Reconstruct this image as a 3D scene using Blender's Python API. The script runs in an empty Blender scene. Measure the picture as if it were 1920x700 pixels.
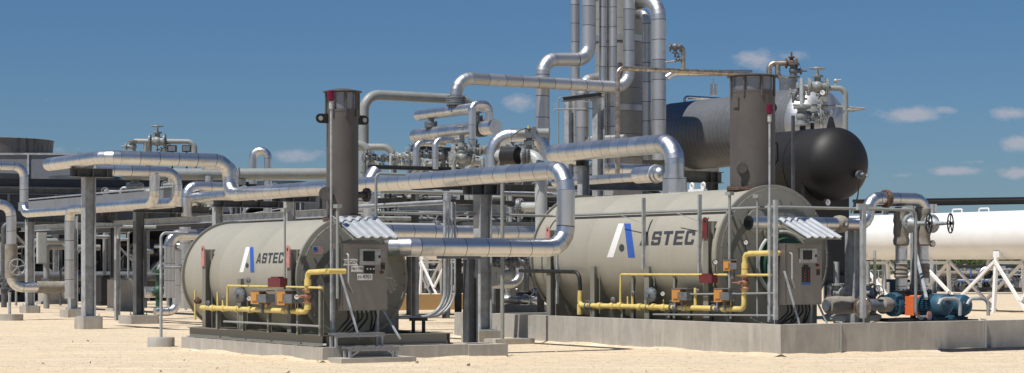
import bpy, math, random
from mathutils import Vector as V, Matrix
random.seed(7)
sc = bpy.context.scene
COL = sc.collection
R = math.radians
# ------------------------------------------------------------------ frame
F, CX, HY, H = 3690.0, 960.0, 500.0, 1.7
TH = R(32)
W = V((math.cos(TH), math.sin(TH), 0)); U = V((-math.sin(TH), math.cos(TH), 0)); Z = V((0, 0, 1)); X = V((1, 0, 0)); Yv = V((0, 1, 0))
def P(px, py, Y): return V(((px-CX)*Y/F, Y, H+(HY-py)*Y/F))
def along(A, d, px):
    k = (px-CX)/F
    return A + d*((k*A.y-A.x)/(d.x-k*d.y))
def zat(py, Y): return H+(HY-py)*Y/F
def yg(py): return F*H/(py-HY)
def route(A, *mv):
    pts = [A.copy()]
    for m, v in mv:
        a = pts[-1]
        if m == 'w': b = along(a, W, v)
        elif m == 'u': b = along(a, U, v)
        elif m == 'x': b = along(a, X, v)
        elif m == 'z': b = V((a.x, a.y, zat(v, a.y)))
        elif m == 'Z': b = V((a.x, a.y, v))
        elif m == 'dw': b = a+W*v
        elif m == 'du': b = a+U*v
        elif m == 'dz': b = a+Z*v
        pts.append(b)
    return pts
# ------------------------------------------------------------------ mesh builder
def basis(d):
    d = d.normalized()
    ref = Z if abs(d.z) < .9 else W
    a = d.cross(ref).normalized(); b = a.cross(d).normalized()
    return a, b
class MB:
    def __init__(s): s.v = []; s.f = []; s.uv = []; s.mi = []
    def face(s, idx, uv=None, m=0):
        s.f.append(tuple(idx)); s.uv.append(uv or [(0.5, 0.5)]*len(idx)); s.mi.append(m)
    def quad(s, a, b, c, d, m=0):
        i = len(s.v); s.v += [a, b, c, d]; s.face((i, i+1, i+2, i+3), None, m); return s
    def box(s, c, dims, ax=(W, U, Z), m=0):
        x, y, z = [ax[i]*(dims[i]/2) for i in range(3)]
        i = len(s.v)
        s.v += [c-x-y-z, c+x-y-z, c+x+y-z, c-x+y-z, c-x-y+z, c+x-y+z, c+x+y+z, c-x+y+z]
        for q in ((0, 3, 2, 1), (4, 5, 6, 7), (0, 1, 5, 4), (1, 2, 6, 5), (2, 3, 7, 6), (3, 0, 4, 7)):
            s.face([i+k for k in q], None, m)
        return s
    def bar(s, p0, p1, w, h, up=None, m=0):
        d = (p1-p0); L = d.length; d.normalize()
        up = up or (Z if abs(d.z) < .9 else U)
        a = d.cross(up).normalized(); b = a.cross(d).normalized()
        return s.box((p0+p1)/2, (L, w, h), (d, a, b), m)
    def ibeam(s, p0, p1, h, b, t=.016, up=None):
        d = (p1-p0).normalized(); up = up or Z
        a = d.cross(up).normalized(); u2 = a.cross(d).normalized()
        s.bar(p0+u2*(h/2-t/2), p1+u2*(h/2-t/2), b, t, up); s.bar(p0-u2*(h/2-t/2), p1-u2*(h/2-t/2), b, t, up)
        return s.bar(p0, p1, t*.8, h-2*t, up)
    def lathe(s, c, d, prof, n=24, m=0, close=True, vs=None):
        d = d.normalized(); a, b = basis(d); st = len(s.v)
        for t, r in prof:
            for k in range(n):
                an = 2*math.pi*k/n
                s.v.append(c+d*t+(a*math.cos(an)+b*math.sin(an))*max(r, 1e-4))
        v = 0; 
        for j in range(len(prof)-1):
            dl = math.hypot(prof[j+1][0]-prof[j][0], prof[j+1][1]-prof[j][1]); v2 = v+dl/(vs or 1)
            for k in range(n):
                k2 = (k+1) % n
                uv = [(k/n, v), ((k+1)/n, v), ((k+1)/n, v2), (k/n, v2)] if vs else None
                s.face((st+j*n+k, st+j*n+k2, st+(j+1)*n+k2, st+(j+1)*n+k), uv, m)
            v = v2
        if close:
            if prof[0][1] > 1e-3: s.face([st+k for k in range(n)][::-1], None, m)
            e = st+(len(prof)-1)*n
            if prof[-1][1] > 1e-3: s.face([e+k for k in range(n)], None, m)
        return s
    def cyl(s, p0, p1, r, r1=None, n=16, m=0, vs=None):
        d = p1-p0
        return s.lathe(p0, d, [(0, r), (d.length, r if r1 is None else r1)], n, m, True, vs)
    def ball(s, c, r, n=12, d=Z, sq=1, m=0):
        k = max(4, n//2)
        return s.lathe(c, d, [(-r*sq*math.cos(math.pi*i/k), r*math.sin(math.pi*i/k)) for i in range(k+1)], n, m, False)
    def torus(s, c, ax, Rr, r, n=24, k=6, m=0):
        a, b = basis(ax); ax = ax.normalized(); st = len(s.v)
        for i in range(n):
            t = 2*math.pi*i/n; e = a*math.cos(t)+b*math.sin(t)
            for j in range(k):
                q = 2*math.pi*j/k; s.v.append(c+e*(Rr+r*math.cos(q))+ax*(r*math.sin(q)))
        for i in range(n):
            for j in range(k):
                s.face((st+i*k+j, st+((i+1) % n)*k+j, st+((i+1) % n)*k+(j+1) % k, st+i*k+(j+1) % k), None, m)
        return s
    def flange(s, c, d, r, t=.05, bolts=0, m=0):
        d = d.normalized()
        s.lathe(c-d*t/2, d, [(0, r*.97), (t*.08, r), (t*.44, r), (t*.46, r*.86), (t*.54, r*.86), (t*.56, r), (t*.92, r), (t, r*.97)], 28, m)
        if bolts:
            a, b = basis(d)
            for k in range(bolts):
                an = 2*math.pi*k/bolts; p = c+(a*math.cos(an)+b*math.sin(an))*r*.86
                s.cyl(p-d*t*.85, p+d*t*.85, r*.06, n=6, m=m)
        return s
    def prism(s, o, ex, ey, pts, ez, m=0):
        i = len(s.v); n = len(pts)
        s.v += [o+ex*x+ey*y for x, y in pts]+[o+ex*x+ey*y+ez for x, y in pts]
        s.face([i+k for k in range(n)][::-1], None, m); s.face([i+n+k for k in range(n)], None, m)
        for k in range(n): s.face((i+k, i+(k+1) % n, i+n+(k+1) % n, i+n+k), None, m)
        return s
    def tube(s, pts, r, Rb=None, n=20, clad=None, caps=True, gores=6, m=0):
        """pipe along a polyline with rounded corners; clad = seam spacing (m): mitred separate sections"""
        Rb = Rb or 3*r
        q_ = [pts[0]]
        for p_ in pts[1:]:
            if (p_-q_[-1]).length > 1e-3: q_.append(p_)
        pts = q_
        cs = [(pts[0], 0)]
        for i in range(1, len(pts)-1):
            a = (pts[i-1]-pts[i]); b = (pts[i+1]-pts[i]); la, lb = a.length, b.length; a.normalize(); b.normalize()
            ang = a.angle(b)
            if ang > math.pi-.02: continue
            tl = min(Rb/math.tan(ang/2), la*.5 if i > 1 else la*.96, lb*.5 if i < len(pts)-2 else lb*.96)
            rr = tl*math.tan(ang/2); bis = (a+b).normalized(); cen = pts[i]+bis*(rr/math.sin(ang/2))
            p0 = pts[i]+a*tl; p1 = pts[i]+b*tl; v0 = p0-cen; v1 = p1-cen; tot = v0.angle(v1)
            nn = v0.cross(v1).normalized(); g = max(3, int(gores*tot/1.57+.5)) if clad else 9
            for k in range(g+1):
                cs.append((cen+Matrix.Rotation(tot*k/g, 3, nn) @ v0, 1 if k else 0))
        cs.append((pts[-1], 0))
        c2 = [cs[0]]
        for q in cs[1:]:
            if (q[0]-c2[-1][0]).length > 1e-4: c2.append(q)
        cs = c2; N = len(cs)
        T = [(cs[i+1][0]-cs[i][0]).normalized() for i in range(N-1)]
        nm = [T[0]]+[(T[i-1]+T[i]).normalized() for i in range(1, N-1)]+[T[-1]]
        a, _ = basis(T[0]); frames = []
        for i in range(N-1):
            if i: a = T[i-1].rotation_difference(T[i]) @ a
            a = (a-T[i]*a.dot(T[i])).normalized(); frames.append((a.copy(), T[i].cross(a)))
        vv = 0.0; first = None
        for i in range(N-1):
            A, B = frames[i]; d = T[i]; st = len(s.v); L = (cs[i+1][0]-cs[i][0]).length
            elbow = cs[i+1][1]
            dv = 1.0 if (clad and elbow) else L/(clad or 1)
            if clad and not elbow: dv = max(1, round(dv))
            rr = r*(1.0 if not (clad and elbow) else 1.004)
            for e in (0, 1):
                cc = cs[i+e][0]; q = nm[i+e]
                for k in range(n):
                    an = 2*math.pi*k/n; off = (A*math.cos(an)+B*math.sin(an))*rr
                    off -= d*(off.dot(q)/d.dot(q)); s.v.append(cc+off)
            for k in range(n):
                k2 = (k+1) % n
                s.face((st+k, st+k2, st+n+k2, st+n+k), [(k/n, vv), ((k+1)/n, vv), ((k+1)/n, vv+dv), (k/n, vv+dv)], m)
            if i == 0 and caps: s.face([st+k for k in range(n)][::-1], None, m)
            if i == N-2 and caps: s.face([st+n+k for k in range(n)], None, m)
            vv += dv
        s.weld = not clad
        return s
# ------------------------------------------------------------------ linking
WM = {}
def obj(name, mb, mat, parent=None, label=None, cat=None, group=None, kind=None, sharp=38, weld=True):
    me = bpy.data.meshes.new(name)
    me.from_pydata([tuple(v) for v in mb.v], [], mb.f)
    uvl = me.uv_layers.new(name='UVMap'); k = 0; fl = []
    for u in mb.uv:
        for q in u: fl += [q[0], q[1]]
    uvl.data.foreach_set('uv', fl)
    mats = mat if isinstance(mat, (list, tuple)) else [mat]
    for m in mats: me.materials.append(m)
    me.polygons.foreach_set('material_index', mb.mi)
    me.polygons.foreach_set('use_smooth', [True]*len(mb.f))
    if getattr(mb, 'weld', False):
        import bmesh
        bm = bmesh.new(); bm.from_mesh(me); bmesh.ops.remove_doubles(bm, verts=bm.verts, dist=.0004); bm.to_mesh(me); bm.free()
    me.set_sharp_from_angle(angle=R(sharp))
    o = bpy.data.objects.new(name, me); COL.objects.link(o)
    if parent is None:
        xs = [v.x for v in mb.v]; ys = [v.y for v in mb.v]; zs = [v.z for v in mb.v]
        M = Matrix.Translation(V(((min(xs)+max(xs))/2, (min(ys)+max(ys))/2, min(zs))))
        o.matrix_world = M; WM[o.name] = M
    else:
        M = WM[parent.name]; WM[o.name] = M; o.parent = parent
    me.transform(M.inverted()); me.update()
    if label: o['label'] = label
    if cat: o['category'] = cat
    if group: o['group'] = group
    if kind: o['kind'] = kind
    return o
def thing(name, loc, label, cat, group=None, rot=TH):
    o = bpy.data.objects.new(name, None); COL.objects.link(o); o.empty_display_size = .2
    M = Matrix.Translation(loc) @ Matrix.Rotation(rot, 4, 'Z'); o.matrix_world = M; WM[o.name] = M
    o['label'] = label; o['category'] = cat
    if group: o['group'] = group
    return o
# ------------------------------------------------------------------ materials
def nt(m): m.use_nodes = True; return m.node_tree
def N(t, k, **kw):
    n = t.nodes.new(k)
    for a, b in kw.items():
        if a == 'ins':
            for i, v in b.items():
                n.inputs[i].default_value = v
        else: setattr(n, a, b)
    return n
def mixc(t, fac, a, b):
    n = N(t, 'ShaderNodeMix', data_type='RGBA')
    for s, i in ((fac, 0), (a, 6), (b, 7)):
        if hasattr(s, 'links') or hasattr(s, 'is_linked'): t.links.new(s, n.inputs[i])
        else: n.inputs[i].default_value = s if i == 0 else (*s, 1)
    return n.outputs[2]
def ramp(t, src, a, b):
    n = N(t, 'ShaderNodeMapRange'); t.links.new(src, n.inputs[0]); n.inputs[1].default_value = a; n.inputs[2].default_value = b; return n.outputs[0]
def noise(t, co, scale, det=4, rough=.6, vec=None):
    n = N(t, 'ShaderNodeTexNoise', ins={'Scale': scale, 'Detail': det, 'Roughness': rough})
    if vec:
        mp = N(t, 'ShaderNodeMapping'); mp.inputs['Scale'].default_value = vec; t.links.new(co, mp.inputs[0]); co = mp.outputs[0]
    t.links.new(co, n.inputs['Vector']); return n.outputs[0]
def paint(name, c, rough=.5, metal=0, var=.25, dirt=None, sc1=3, bump=.05, bscale=30, c2=None, thr=(.55, .75), streak=False, spec=.5):
    m = bpy.data.materials.new(name); t = nt(m); b = t.nodes['Principled BSDF']
    g = N(t, 'ShaderNodeNewGeometry').outputs['Position']
    n1 = noise(t, g, sc1, 6, .65)
    lo = tuple(x*(1-var) for x in c); hi = tuple(min(1, x*(1+var*.6)) for x in c)
    col = mixc(t, ramp(t, n1, .35, .68), lo, hi)
    if c2:
        n2 = noise(t, g, 2.2, 8, .7, (2.5, 2.5, .5) if streak else None)
        col = mixc(t, ramp(t, n2, *thr), col, c2)
    if dirt:
        n3 = noise(t, g, 14, 5, .7); col = mixc(t, ramp(t, n3, .52, .85), col, dirt)
    t.links.new(col, b.inputs['Base Color'])
    rr = N(t, 'ShaderNodeMapRange'); t.links.new(n1, rr.inputs[0]); rr.inputs[3].default_value = rough-.08; rr.inputs[4].default_value = min(1, rough+.12)
    t.links.new(rr.outputs[0], b.inputs['Roughness'])
    b.inputs['Metallic'].default_value = metal; b.inputs['Specular IOR Level'].default_value = spec
    if bump:
        bp = N(t, 'ShaderNodeBump', ins={'Strength': bump, 'Distance': .02}); t.links.new(noise(t, g, bscale, 5), bp.inputs['Height']); t.links.new(bp.outputs[0], b.inputs['Normal'])
    return m
def clad(name, c=(.74, .75, .76), rough=.25, metal=1.0, var=.22, seam=.03, bump=.12, dull=0):
    m = bpy.data.materials.new(name); t = nt(m); b = t.nodes['Principled BSDF']
    uv = N(t, 'ShaderNodeUVMap').outputs[0]; sp = N(t, 'ShaderNodeSeparateXYZ'); t.links.new(uv, sp.inputs[0]); v = sp.outputs[1]
    fr = N(t, 'ShaderNodeMath', operation='FRACT'); t.links.new(v, fr.inputs[0])
    lt = N(t, 'ShaderNodeMath', operation='LESS_THAN'); t.links.new(fr.outputs[0], lt.inputs[0]); lt.inputs[1].default_value = seam
    fl = N(t, 'ShaderNodeMath', operation='FLOOR'); t.links.new(v, fl.inputs[0])
    oi = N(t, 'ShaderNodeObjectInfo'); ad = N(t, 'ShaderNodeMath', operation='MULTIPLY_ADD'); t.links.new(oi.outputs['Random'], ad.inputs[0]); ad.inputs[1].default_value = 97.3; t.links.new(fl.outputs[0], ad.inputs[2])
    wn = N(t, 'ShaderNodeTexWhiteNoise', noise_dimensions='1D'); t.links.new(ad.outputs[0], wn.inputs['W'])
    g = N(t, 'ShaderNodeNewGeometry').outputs['Position']
    n1 = noise(t, g, 5, 5, .65); n2 = noise(t, g, 1.6, 3)
    lo = tuple(x*(1-var) for x in c)
    col = mixc(t, wn.outputs[0], lo, c)
    col = mixc(t, ramp(t, n1, .55, .8), col, tuple(x*.7 for x in c))
    col = mixc(t, lt.outputs[0], col, (.05, .05, .05))
    t.links.new(col, b.inputs['Base Color']); b.inputs['Metallic'].default_value = metal
    rr = N(t, 'ShaderNodeMath', operation='MULTIPLY_ADD'); t.links.new(wn.outputs[0], rr.inputs[0]); rr.inputs[1].default_value = .05; rr.inputs[2].default_value = rough-.03
    r2 = N(t, 'ShaderNodeMath', operation='MULTIPLY_ADD'); t.links.new(n1, r2.inputs[0]); r2.inputs[1].default_value = .12; t.links.new(rr.outputs[0], r2.inputs[2])
    t.links.new(r2.outputs[0], b.inputs['Roughness'])
    mx = N(t, 'ShaderNodeMath', operation='MULTIPLY_ADD'); t.links.new(lt.outputs[0], mx.inputs[0]); mx.inputs[1].default_value = -.6; t.links.new(n2, mx.inputs[2])
    m2 = N(t, 'ShaderNodeMath', operation='MULTIPLY_ADD'); t.links.new(n1, m2.inputs[0]); m2.inputs[1].default_value = .35; t.links.new(mx.outputs[0], m2.inputs[2])
    bp = N(t, 'ShaderNodeBump', ins={'Strength': bump, 'Distance': .05}); t.links.new(m2.outputs[0], bp.inputs['Height']); t.links.new(bp.outputs[0], b.inputs['Normal'])
    return m
M = {}
M['clad'] = clad('aluminium_cladding', (.68, .685, .69), .33, 1, .09, .025, .16)
M['clad_tower'] = clad('tower_cladding', (.56, .57, .58), .42, .9, .2, .03, .1)
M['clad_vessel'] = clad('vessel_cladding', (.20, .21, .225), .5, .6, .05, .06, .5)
M['tower_skin'] = clad('tower_skin', (.34, .34, .33), .6, .4, .08, .02, .1)
M['galv'] = paint('galvanised_steel', (.38, .40, .415), .5, .2, .35, sc1=5, bump=.06, c2=(.40, .43, .44), thr=(.5, .62))
M['dgalv'] = paint('weathered_steel', (.115, .122, .13), .55, .35, .35, sc1=3, c2=(.12, .1, .09), thr=(.6, .8))
M['grey'] = paint('grey_pipe_paint', (.27, .285, .275), .42, 0, .12, sc1=2.5, dirt=(.2, .19, .17), bump=.05)
M['lgrey'] = paint('light_grey_paint', (.40, .42, .41), .4, 0, .12, sc1=3)
M['heater'] = paint('heater_paint', (.345, .328, .272), .5, 0, .05, sc1=.9, bump=.03, bscale=8, c2=(.31, .295, .243), thr=(.45, .8), streak=True)
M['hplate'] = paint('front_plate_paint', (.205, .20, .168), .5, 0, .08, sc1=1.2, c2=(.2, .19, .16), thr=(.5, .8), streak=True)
M['hframe'] = paint('skid_paint', (.19, .195, .165), .5, 0, .15, sc1=4, dirt=(.3, .26, .2))
M['brown'] = paint('stack_paint', (.094, .084, .077), .55, 0, .15, sc1=1.5, bump=.05, bscale=12, c2=(.15, .055, .028), thr=(.66, .78), streak=True)
M['valvered'] = paint('faded_red_valve', (.36, .17, .12), .6, 0, .3, sc1=10)
M['rust'] = paint('rusted_steel', (.14, .085, .06), .8, 0, .4, sc1=12)
M['black'] = paint('black_insulation', (.012, .0105, .0095), .55, 0, .3, sc1=1.2, bump=.05, bscale=9, c2=(.05, .036, .028), thr=(.66, .9), streak=True)
M['beacon'] = paint('beacon_lens', (.12, .005, .02), .2, 0, .1, bump=0)
M['white'] = paint('white_tank_paint', (.80, .80, .79), .35, 0, .05, sc1=1.5, c2=(.70, .68, .63), thr=(.6, .9), streak=True)
M['yellow'] = paint('yellow_gas_paint', (.66, .52, .17), .42, 0, .12, sc1=6, dirt=(.46, .34, .13))
M['red'] = paint('dark_red_paint', (.14, .022, .024), .5, 0, .2, sc1=8)
M['pink'] = paint('primer_pink', (.50, .24, .22), .6, 0, .2, sc1=9)
M['orange'] = paint('orange_paint', (.75, .16, .05), .5, 0, .1)
M['actor'] = paint('actuator_orange', (.50, .24, .06), .5, 0, .1)
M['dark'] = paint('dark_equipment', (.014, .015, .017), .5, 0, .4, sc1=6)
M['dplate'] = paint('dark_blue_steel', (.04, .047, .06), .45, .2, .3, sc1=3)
M['stl'] = paint('cast_grey', (.16, .175, .19), .45, .2, .3, sc1=10)
M['blue'] = paint('motor_blue', (.035, .105, .165), .42, 0, .2, sc1=6)
M['green'] = paint('burner_green', (.018, .07, .045), .5, 0, .2, sc1=6)
M['lblue'] = paint('bright_blue_paint', (.03, .13, .40), .5, 0, .1)
M['wrap'] = paint('insulation_blanket', (.27, .245, .205), .9, 0, .3, sc1=4, bump=.9, bscale=7, dirt=(.18, .15, .12))
M['steelbox'] = paint('stainless_panel', (.24, .225, .21), .36, .75, .12, sc1=2, bump=.02)
M['corr'] = paint('corrugated_zinc', (  .48, .50, .52), .42, .3, .12, sc1=5)
M['mesh'] = paint('screen_wire', (.30, .31, .33), .4, .7, .5, sc1=60)
M['tan'] = paint('tan_liner', (.50, .33, .15), .7, 0, .12, sc1=1)
M['air'] = paint('cooler_sheet', (.125, .138, .155), .5, .3, .12, sc1=.8, c2=(.1, .108, .118), thr=(.5, .7), streak=True)
M['air2'] = paint('plenum_sheet', (.20, .215, .235), .5, .2, .12, sc1=.8, c2=(.16, .17, .18), thr=(.5, .7), streak=True)
M['bark'] = paint('bark', (.12, .09, .06), .9)
M['blk'] = paint('matt_black', (.012, .012, .013), .45, 0, .2)
M['wht'] = paint('sign_white', (.75, .75, .73), .5, 0, .04, bump=0)
M['logoblue'] = paint('lettering_blue', (.035, .10, .38), .45, 0, .03, bump=0)
M['logogrey'] = paint('lettering_grey', (.045, .048, .055), .5, 0, .05, bump=0)
M['screen'] = paint('screen_glass', (.01, .011, .012), .12, 0, .1, bump=0)
M['flagred'] = paint('flag_red', (.45, .05, .05), .5, 0, .05, bump=0)
M['stain'] = paint('scorched_pipe', (.48, .40, .32), .4, .9, .45, sc1=8)
M['wood'] = paint('timber', (.30, .20, .11), .8, 0, .3, sc1=6)
def concrete(name, c, c2, sc=1.3):
    m = bpy.data.materials.new(name); t = nt(m); b = t.nodes['Principled BSDF']; g = N(t, 'ShaderNodeNewGeometry').outputs['Position']
    a = noise(t, g, sc, 8, .7); s = noise(t, g, 1.6, 6, .7, (3, 3, .35)); f = noise(t, g, 60, 4)
    col = mixc(t, ramp(t, a, .35, .7), c, tuple(x*.72 for x in c)); col = mixc(t, ramp(t, s, .5, .75), col, c2)
    col = mixc(t, ramp(t, f, .6, .8), col, tuple(x*.75 for x in c))
    t.links.new(col, b.inputs['Base Color']); b.inputs['Roughness'].default_value = .9; b.inputs['Specular IOR Level'].default_value = .2
    bp = N(t, 'ShaderNodeBump', ins={'Strength': .25, 'Distance': .02}); t.links.new(f, bp.inputs['Height']); t.links.new(bp.outputs[0], b.inputs['Normal'])
    return m
M['conc'] = concrete('concrete', (.43, .405, .36), (.52, .495, .44))
M['conc2'] = concrete('pale_concrete', (.46, .43, .37), (.38, .35, .30))
def gravel():
    m = bpy.data.materials.new('pale_gravel'); t = nt(m); b = t.nodes['Principled BSDF']; g = N(t, 'ShaderNodeNewGeometry').outputs['Position']
    vo = N(t, 'ShaderNodeTexVoronoi', ins={'Scale': 30.0}); t.links.new(g, vo.inputs['Vector'])
    vs = N(t, 'ShaderNodeTexVoronoi', ins={'Scale': 7.0}); t.links.new(g, vs.inputs['Vector'])
    big = noise(t, g, .35, 6, .65); mid = noise(t, g, 2.2, 6, .75); tr = noise(t, g, .8, 4, .6, (.25, 2.0, 1))
    sp = N(t, 'ShaderNodeSeparateColor'); t.links.new(vo.outputs['Color'], sp.inputs[0])
    col = mixc(t, sp.outputs[0], (.49, .395, .272), (.75, .635, .475))
    col = mixc(t, ramp(t, big, .42, .66), col, (.655, .53, .365)); 
    col = mixc(t, ramp(t, mid, .48, .8), col, (.46, .355, .24)); col = mixc(t, ramp(t, tr, .54, .70), col, (.74, .62, .46))
    s2 = N(t, 'ShaderNodeSeparateColor'); t.links.new(vs.outputs['Color'], s2.inputs[0])
    gt = N(t, 'ShaderNodeMath', operation='GREATER_THAN'); t.links.new(s2.outputs[1], gt.inputs[0]); gt.inputs[1].default_value = .93
    lt = N(t, 'ShaderNodeMath', operation='LESS_THAN'); t.links.new(vs.outputs['Distance'], lt.inputs[0]); lt.inputs[1].default_value = .28
    mu = N(t, 'ShaderNodeMath', operation='MULTIPLY'); t.links.new(gt.outputs[0], mu.inputs[0]); t.links.new(lt.outputs[0], mu.inputs[1])
    col = mixc(t, mu.outputs[0], col, (.27, .2, .14))
    sx = N(t, 'ShaderNodeSeparateXYZ'); t.links.new(g, sx.inputs[0])
    wob = noise(t, g, .12, 2)
    def mm(op, a_, b_):
        q = N(t, 'ShaderNodeMath', operation=op)
        for i_, v_ in enumerate((a_, b_)):
            if hasattr(v_, 'is_linked'): t.links.new(v_, q.inputs[i_])
            else: q.inputs[i_].default_value = v_
        return q.outputs[0]
    yy_ = mm('ADD', mm('ADD', sx.outputs[1], mm('MULTIPLY', sx.outputs[0], -.06)), mm('MULTIPLY', wob, 2.5)); tk_ = None
    for y0_ in (33.9, 35.7, 38.2, 40.0, 46.0, 48.0):
        e_ = mm('LESS_THAN', mm('ABSOLUTE', mm('SUBTRACT', yy_, y0_), 0), .17); tk_ = e_ if tk_ is None else mm('MAXIMUM', tk_, e_)
    tkn = mm('MULTIPLY', tk_, ramp(t, noise(t, g, 1.1, 5, .7), .42, .6))
    col = mixc(t, mm('MULTIPLY', tkn, .55), col, (.60, .475, .33))
    t.links.new(col, b.inputs['Base Color']); b.inputs['Roughness'].default_value = 1; b.inputs['Specular IOR Level'].default_value = .1
    ad = N(t, 'ShaderNodeMath', operation='MULTIPLY_ADD'); t.links.new(mid, ad.inputs[0]); ad.inputs[1].default_value = 2.0; t.links.new(vo.outputs['Distance'], ad.inputs[2])
    bp = N(t, 'ShaderNodeBump', ins={'Strength': .5, 'Distance': .03}); t.links.new(ad.outputs[0], bp.inputs['Height']); t.links.new(bp.outputs[0], b.inputs['Normal'])
    return m
M['gravel'] = gravel()
M['stone'] = paint('loose_stone', (.60, .50, .37), .9, 0, .4, sc1=6, bump=0)
def leafm():
    m = bpy.data.materials.new('scrub_leaves'); t = nt(m); b = t.nodes['Principled BSDF']
    g = N(t, 'ShaderNodeNewGeometry').outputs['Position']; n = noise(t, g, 1.5, 3)
    t.links.new(mixc(t, ramp(t, n, .4, .6), (.045, .075, .02), (.10, .13, .04)), b.inputs['Base Color']); b.inputs['Roughness'].default_value = .7
    return m
M['leaf'] = leafm()
# ------------------------------------------------------------------ generic things
def pipe(label, pts, r, mat='clad', sp=.55, cat='pipe', name='insulated_pipe', Rb=None, fl=(), group=None, flmat='grey', n=None, gores=6, caps=True):
    cl = sp if mat.startswith('clad') else None
    n = n or (28 if r > .12 else 16 if r > .05 else 10)
    o = obj(name, MB().tube(pts, r, Rb, n, cl, caps, gores), M[mat], None, label, cat, group)
    for c, d, fr, ft in fl:
        obj('flange', MB().flange(c, d, fr, ft, 16 if fr > .15 else 0), M[flmat], o)
    return o
def handwheel(c, ax, r, parent, mat='stl', spokes=5):
    mb = MB().torus(c, ax, r, r*.075); a, b = basis(ax); mb.cyl(c-ax*r*.12, c+ax*r*.25, r*.16, n=10)
    for k in range(spokes):
        t = 2*math.pi*k/spokes+.4; mb.cyl(c, c+(a*math.cos(t)+b*math.sin(t))*r, r*.06, n=6)
    return obj('handwheel', mb, M[mat], parent)
def valve(parent, c, pd, sd, r, mat='stl', wheel=True):
    """flanged gate valve: body on the pipe, bonnet, stem and wheel"""
    pd = pd.normalized(); sd = sd.normalized()
    mb = MB().ball(c, r*1.25, 14, pd).flange(c-pd*r*1.7, pd, r*1.7, r*.4, 8).flange(c+pd*r*1.7, pd, r*1.7, r*.4, 8).cyl(c-pd*r*1.7, c+pd*r*1.7, r*.95)
    mb.cyl(c, c+sd*r*2, r*.7, r*.6).flange(c+sd*r*2, sd, r*1.1, r*.35).cyl(c+sd*r*2, c+sd*r*3.6, r*.3, n=8)
    v = obj('valve', mb, M[mat], parent)
    if wheel: handwheel(c+sd*r*3.5, sd, r*1.5, v, mat)
    return v
def gauge(parent, c, d, r=.06, stem=None):
    mb = MB().lathe(c-d*r*.35, d, [(0, r), (r*.7, r), (r*.7, r*.85), (r*.6, r*.85)], 18)
    if stem is not None: mb.cyl(c, stem, r*.18, n=6)
    g = obj('gauge', mb, M['blk'], parent); f = MB().cyl(c+d*r*.30, c+d*r*.34, r*.80, n=18); obj('dial', f, M['wht'], g)
    a, b = basis(d); obj('needle', MB().bar(c+d*r*.38, c+d*r*.38+(a+b)*r*.5, r*.12, r*.05, d), M['blk'], g)
    return g
def column(label, px, Y, pytop, w, mat='galv', foot=None, d=None, z0=0, group=None, axis='w', plate=True):
    p = P(px, 500, Y); p.z = z0; zt = zat(pytop, Y)
    t = thing('steel_column', p, label, 'column', group); fz = z0
    if foot:
        fw, fh = foot; a = fw/2; c = .06
        pts = [(-a, -a+c), (-a+c, -a), (a-c, -a), (a, -a+c), (a, a-c), (a-c, a), (-a+c, a), (-a, a-c)]
        obj('footing', MB().prism(p-Z*.15, W, U, pts, Z*(fh+.15)), M['conc'], t); fz = z0+fh
        if plate: 
            mb = MB().box(p+Z*(fh+.012), (w*1.35, w*1.35, .024))
            for sx in (-1, 1):
                for sy in (-1, 1): mb.cyl(p+W*w*.6*sx+U*w*.6*sy+Z*fh, p+W*w*.6*sx+U*w*.6*sy+Z*(fh+.09), .014, n=6)
            obj('base_plate', mb, M[mat], t)
    q = V((p.x, p.y, fz+.02)); e = V((p.x, p.y, zt))
    obj('shaft', MB().ibeam(q, e, w*.86, d or w*.86, max(.014, w*.06), W if axis == 'w' else U), M[mat], t)
    return t
def ibm(label, A, B, h, b, mat='galv', cat='beam', name='steel_beam', t=.014, stiff=0, group=None):
    mb = MB().ibeam(A, B, h, b, t); d = (B-A); L = d.length; d.normalize(); s = d.cross(Z)
    for k in range(stiff):
        c = A+d*L*(k+.5)/stiff
        for q in (-1, 1): mb.box(c+s*q*(b/4+.005), (.012, b/2-.012, h-2*t-.002), (d, s, Z))
    return obj(name, mb, M[mat], None, label, cat, group)
# ------------------------------------------------------------------ setting: ground
g = MB(); zz = 0
g.quad(V((-2500, -40, 0)), V((2500, -40, 0)), V((2500, 3500, 0)), V((-2500, 3500, 0)))
obj('ground', g, M['gravel'], kind='structure')
# stones strewn on the gravel
st = MB()
for k in range(9000):
    y = 30+60*random.random()**2.2; x = (random.random()-.5)*y*.56; r = random.uniform(.005, .017)*(1 if random.random() < .985 else 1.7)
    st.lathe(V((x, y, -.002)), Z, [(0, r), (r*.5, r*.9), (r*.9, r*.4), (r, 0)], 5, close=False)
obj('gravel_stones', st, M['stone'], kind='stuff', label='loose pale stones lying on the gravel yard')
def drift(A, B, nrm, seed):
    rr = random.Random(seed); mb = MB(); L = (B-A).length; n = int(L/.12); d = (B-A)/n
    wv = [.05+.09*abs(math.sin(k*.13+seed)+.5*math.sin(k*.37))+.03*rr.random() for k in range(n+1)]
    for k in range(n+1):
        p = A+d*k; mb.v += [p+Z*(.012+wv[k]*.30)-nrm*.02, p+nrm*wv[k]*.5+Z*(.01+wv[k]*.12), p+nrm*(wv[k]*1.3)+Z*-.004]
    for k in range(n):
        for e in (0, 1): mb.face((3*k+e, 3*k+e+1, 3*k+4+e, 3*k+3+e))
    return mb
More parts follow.
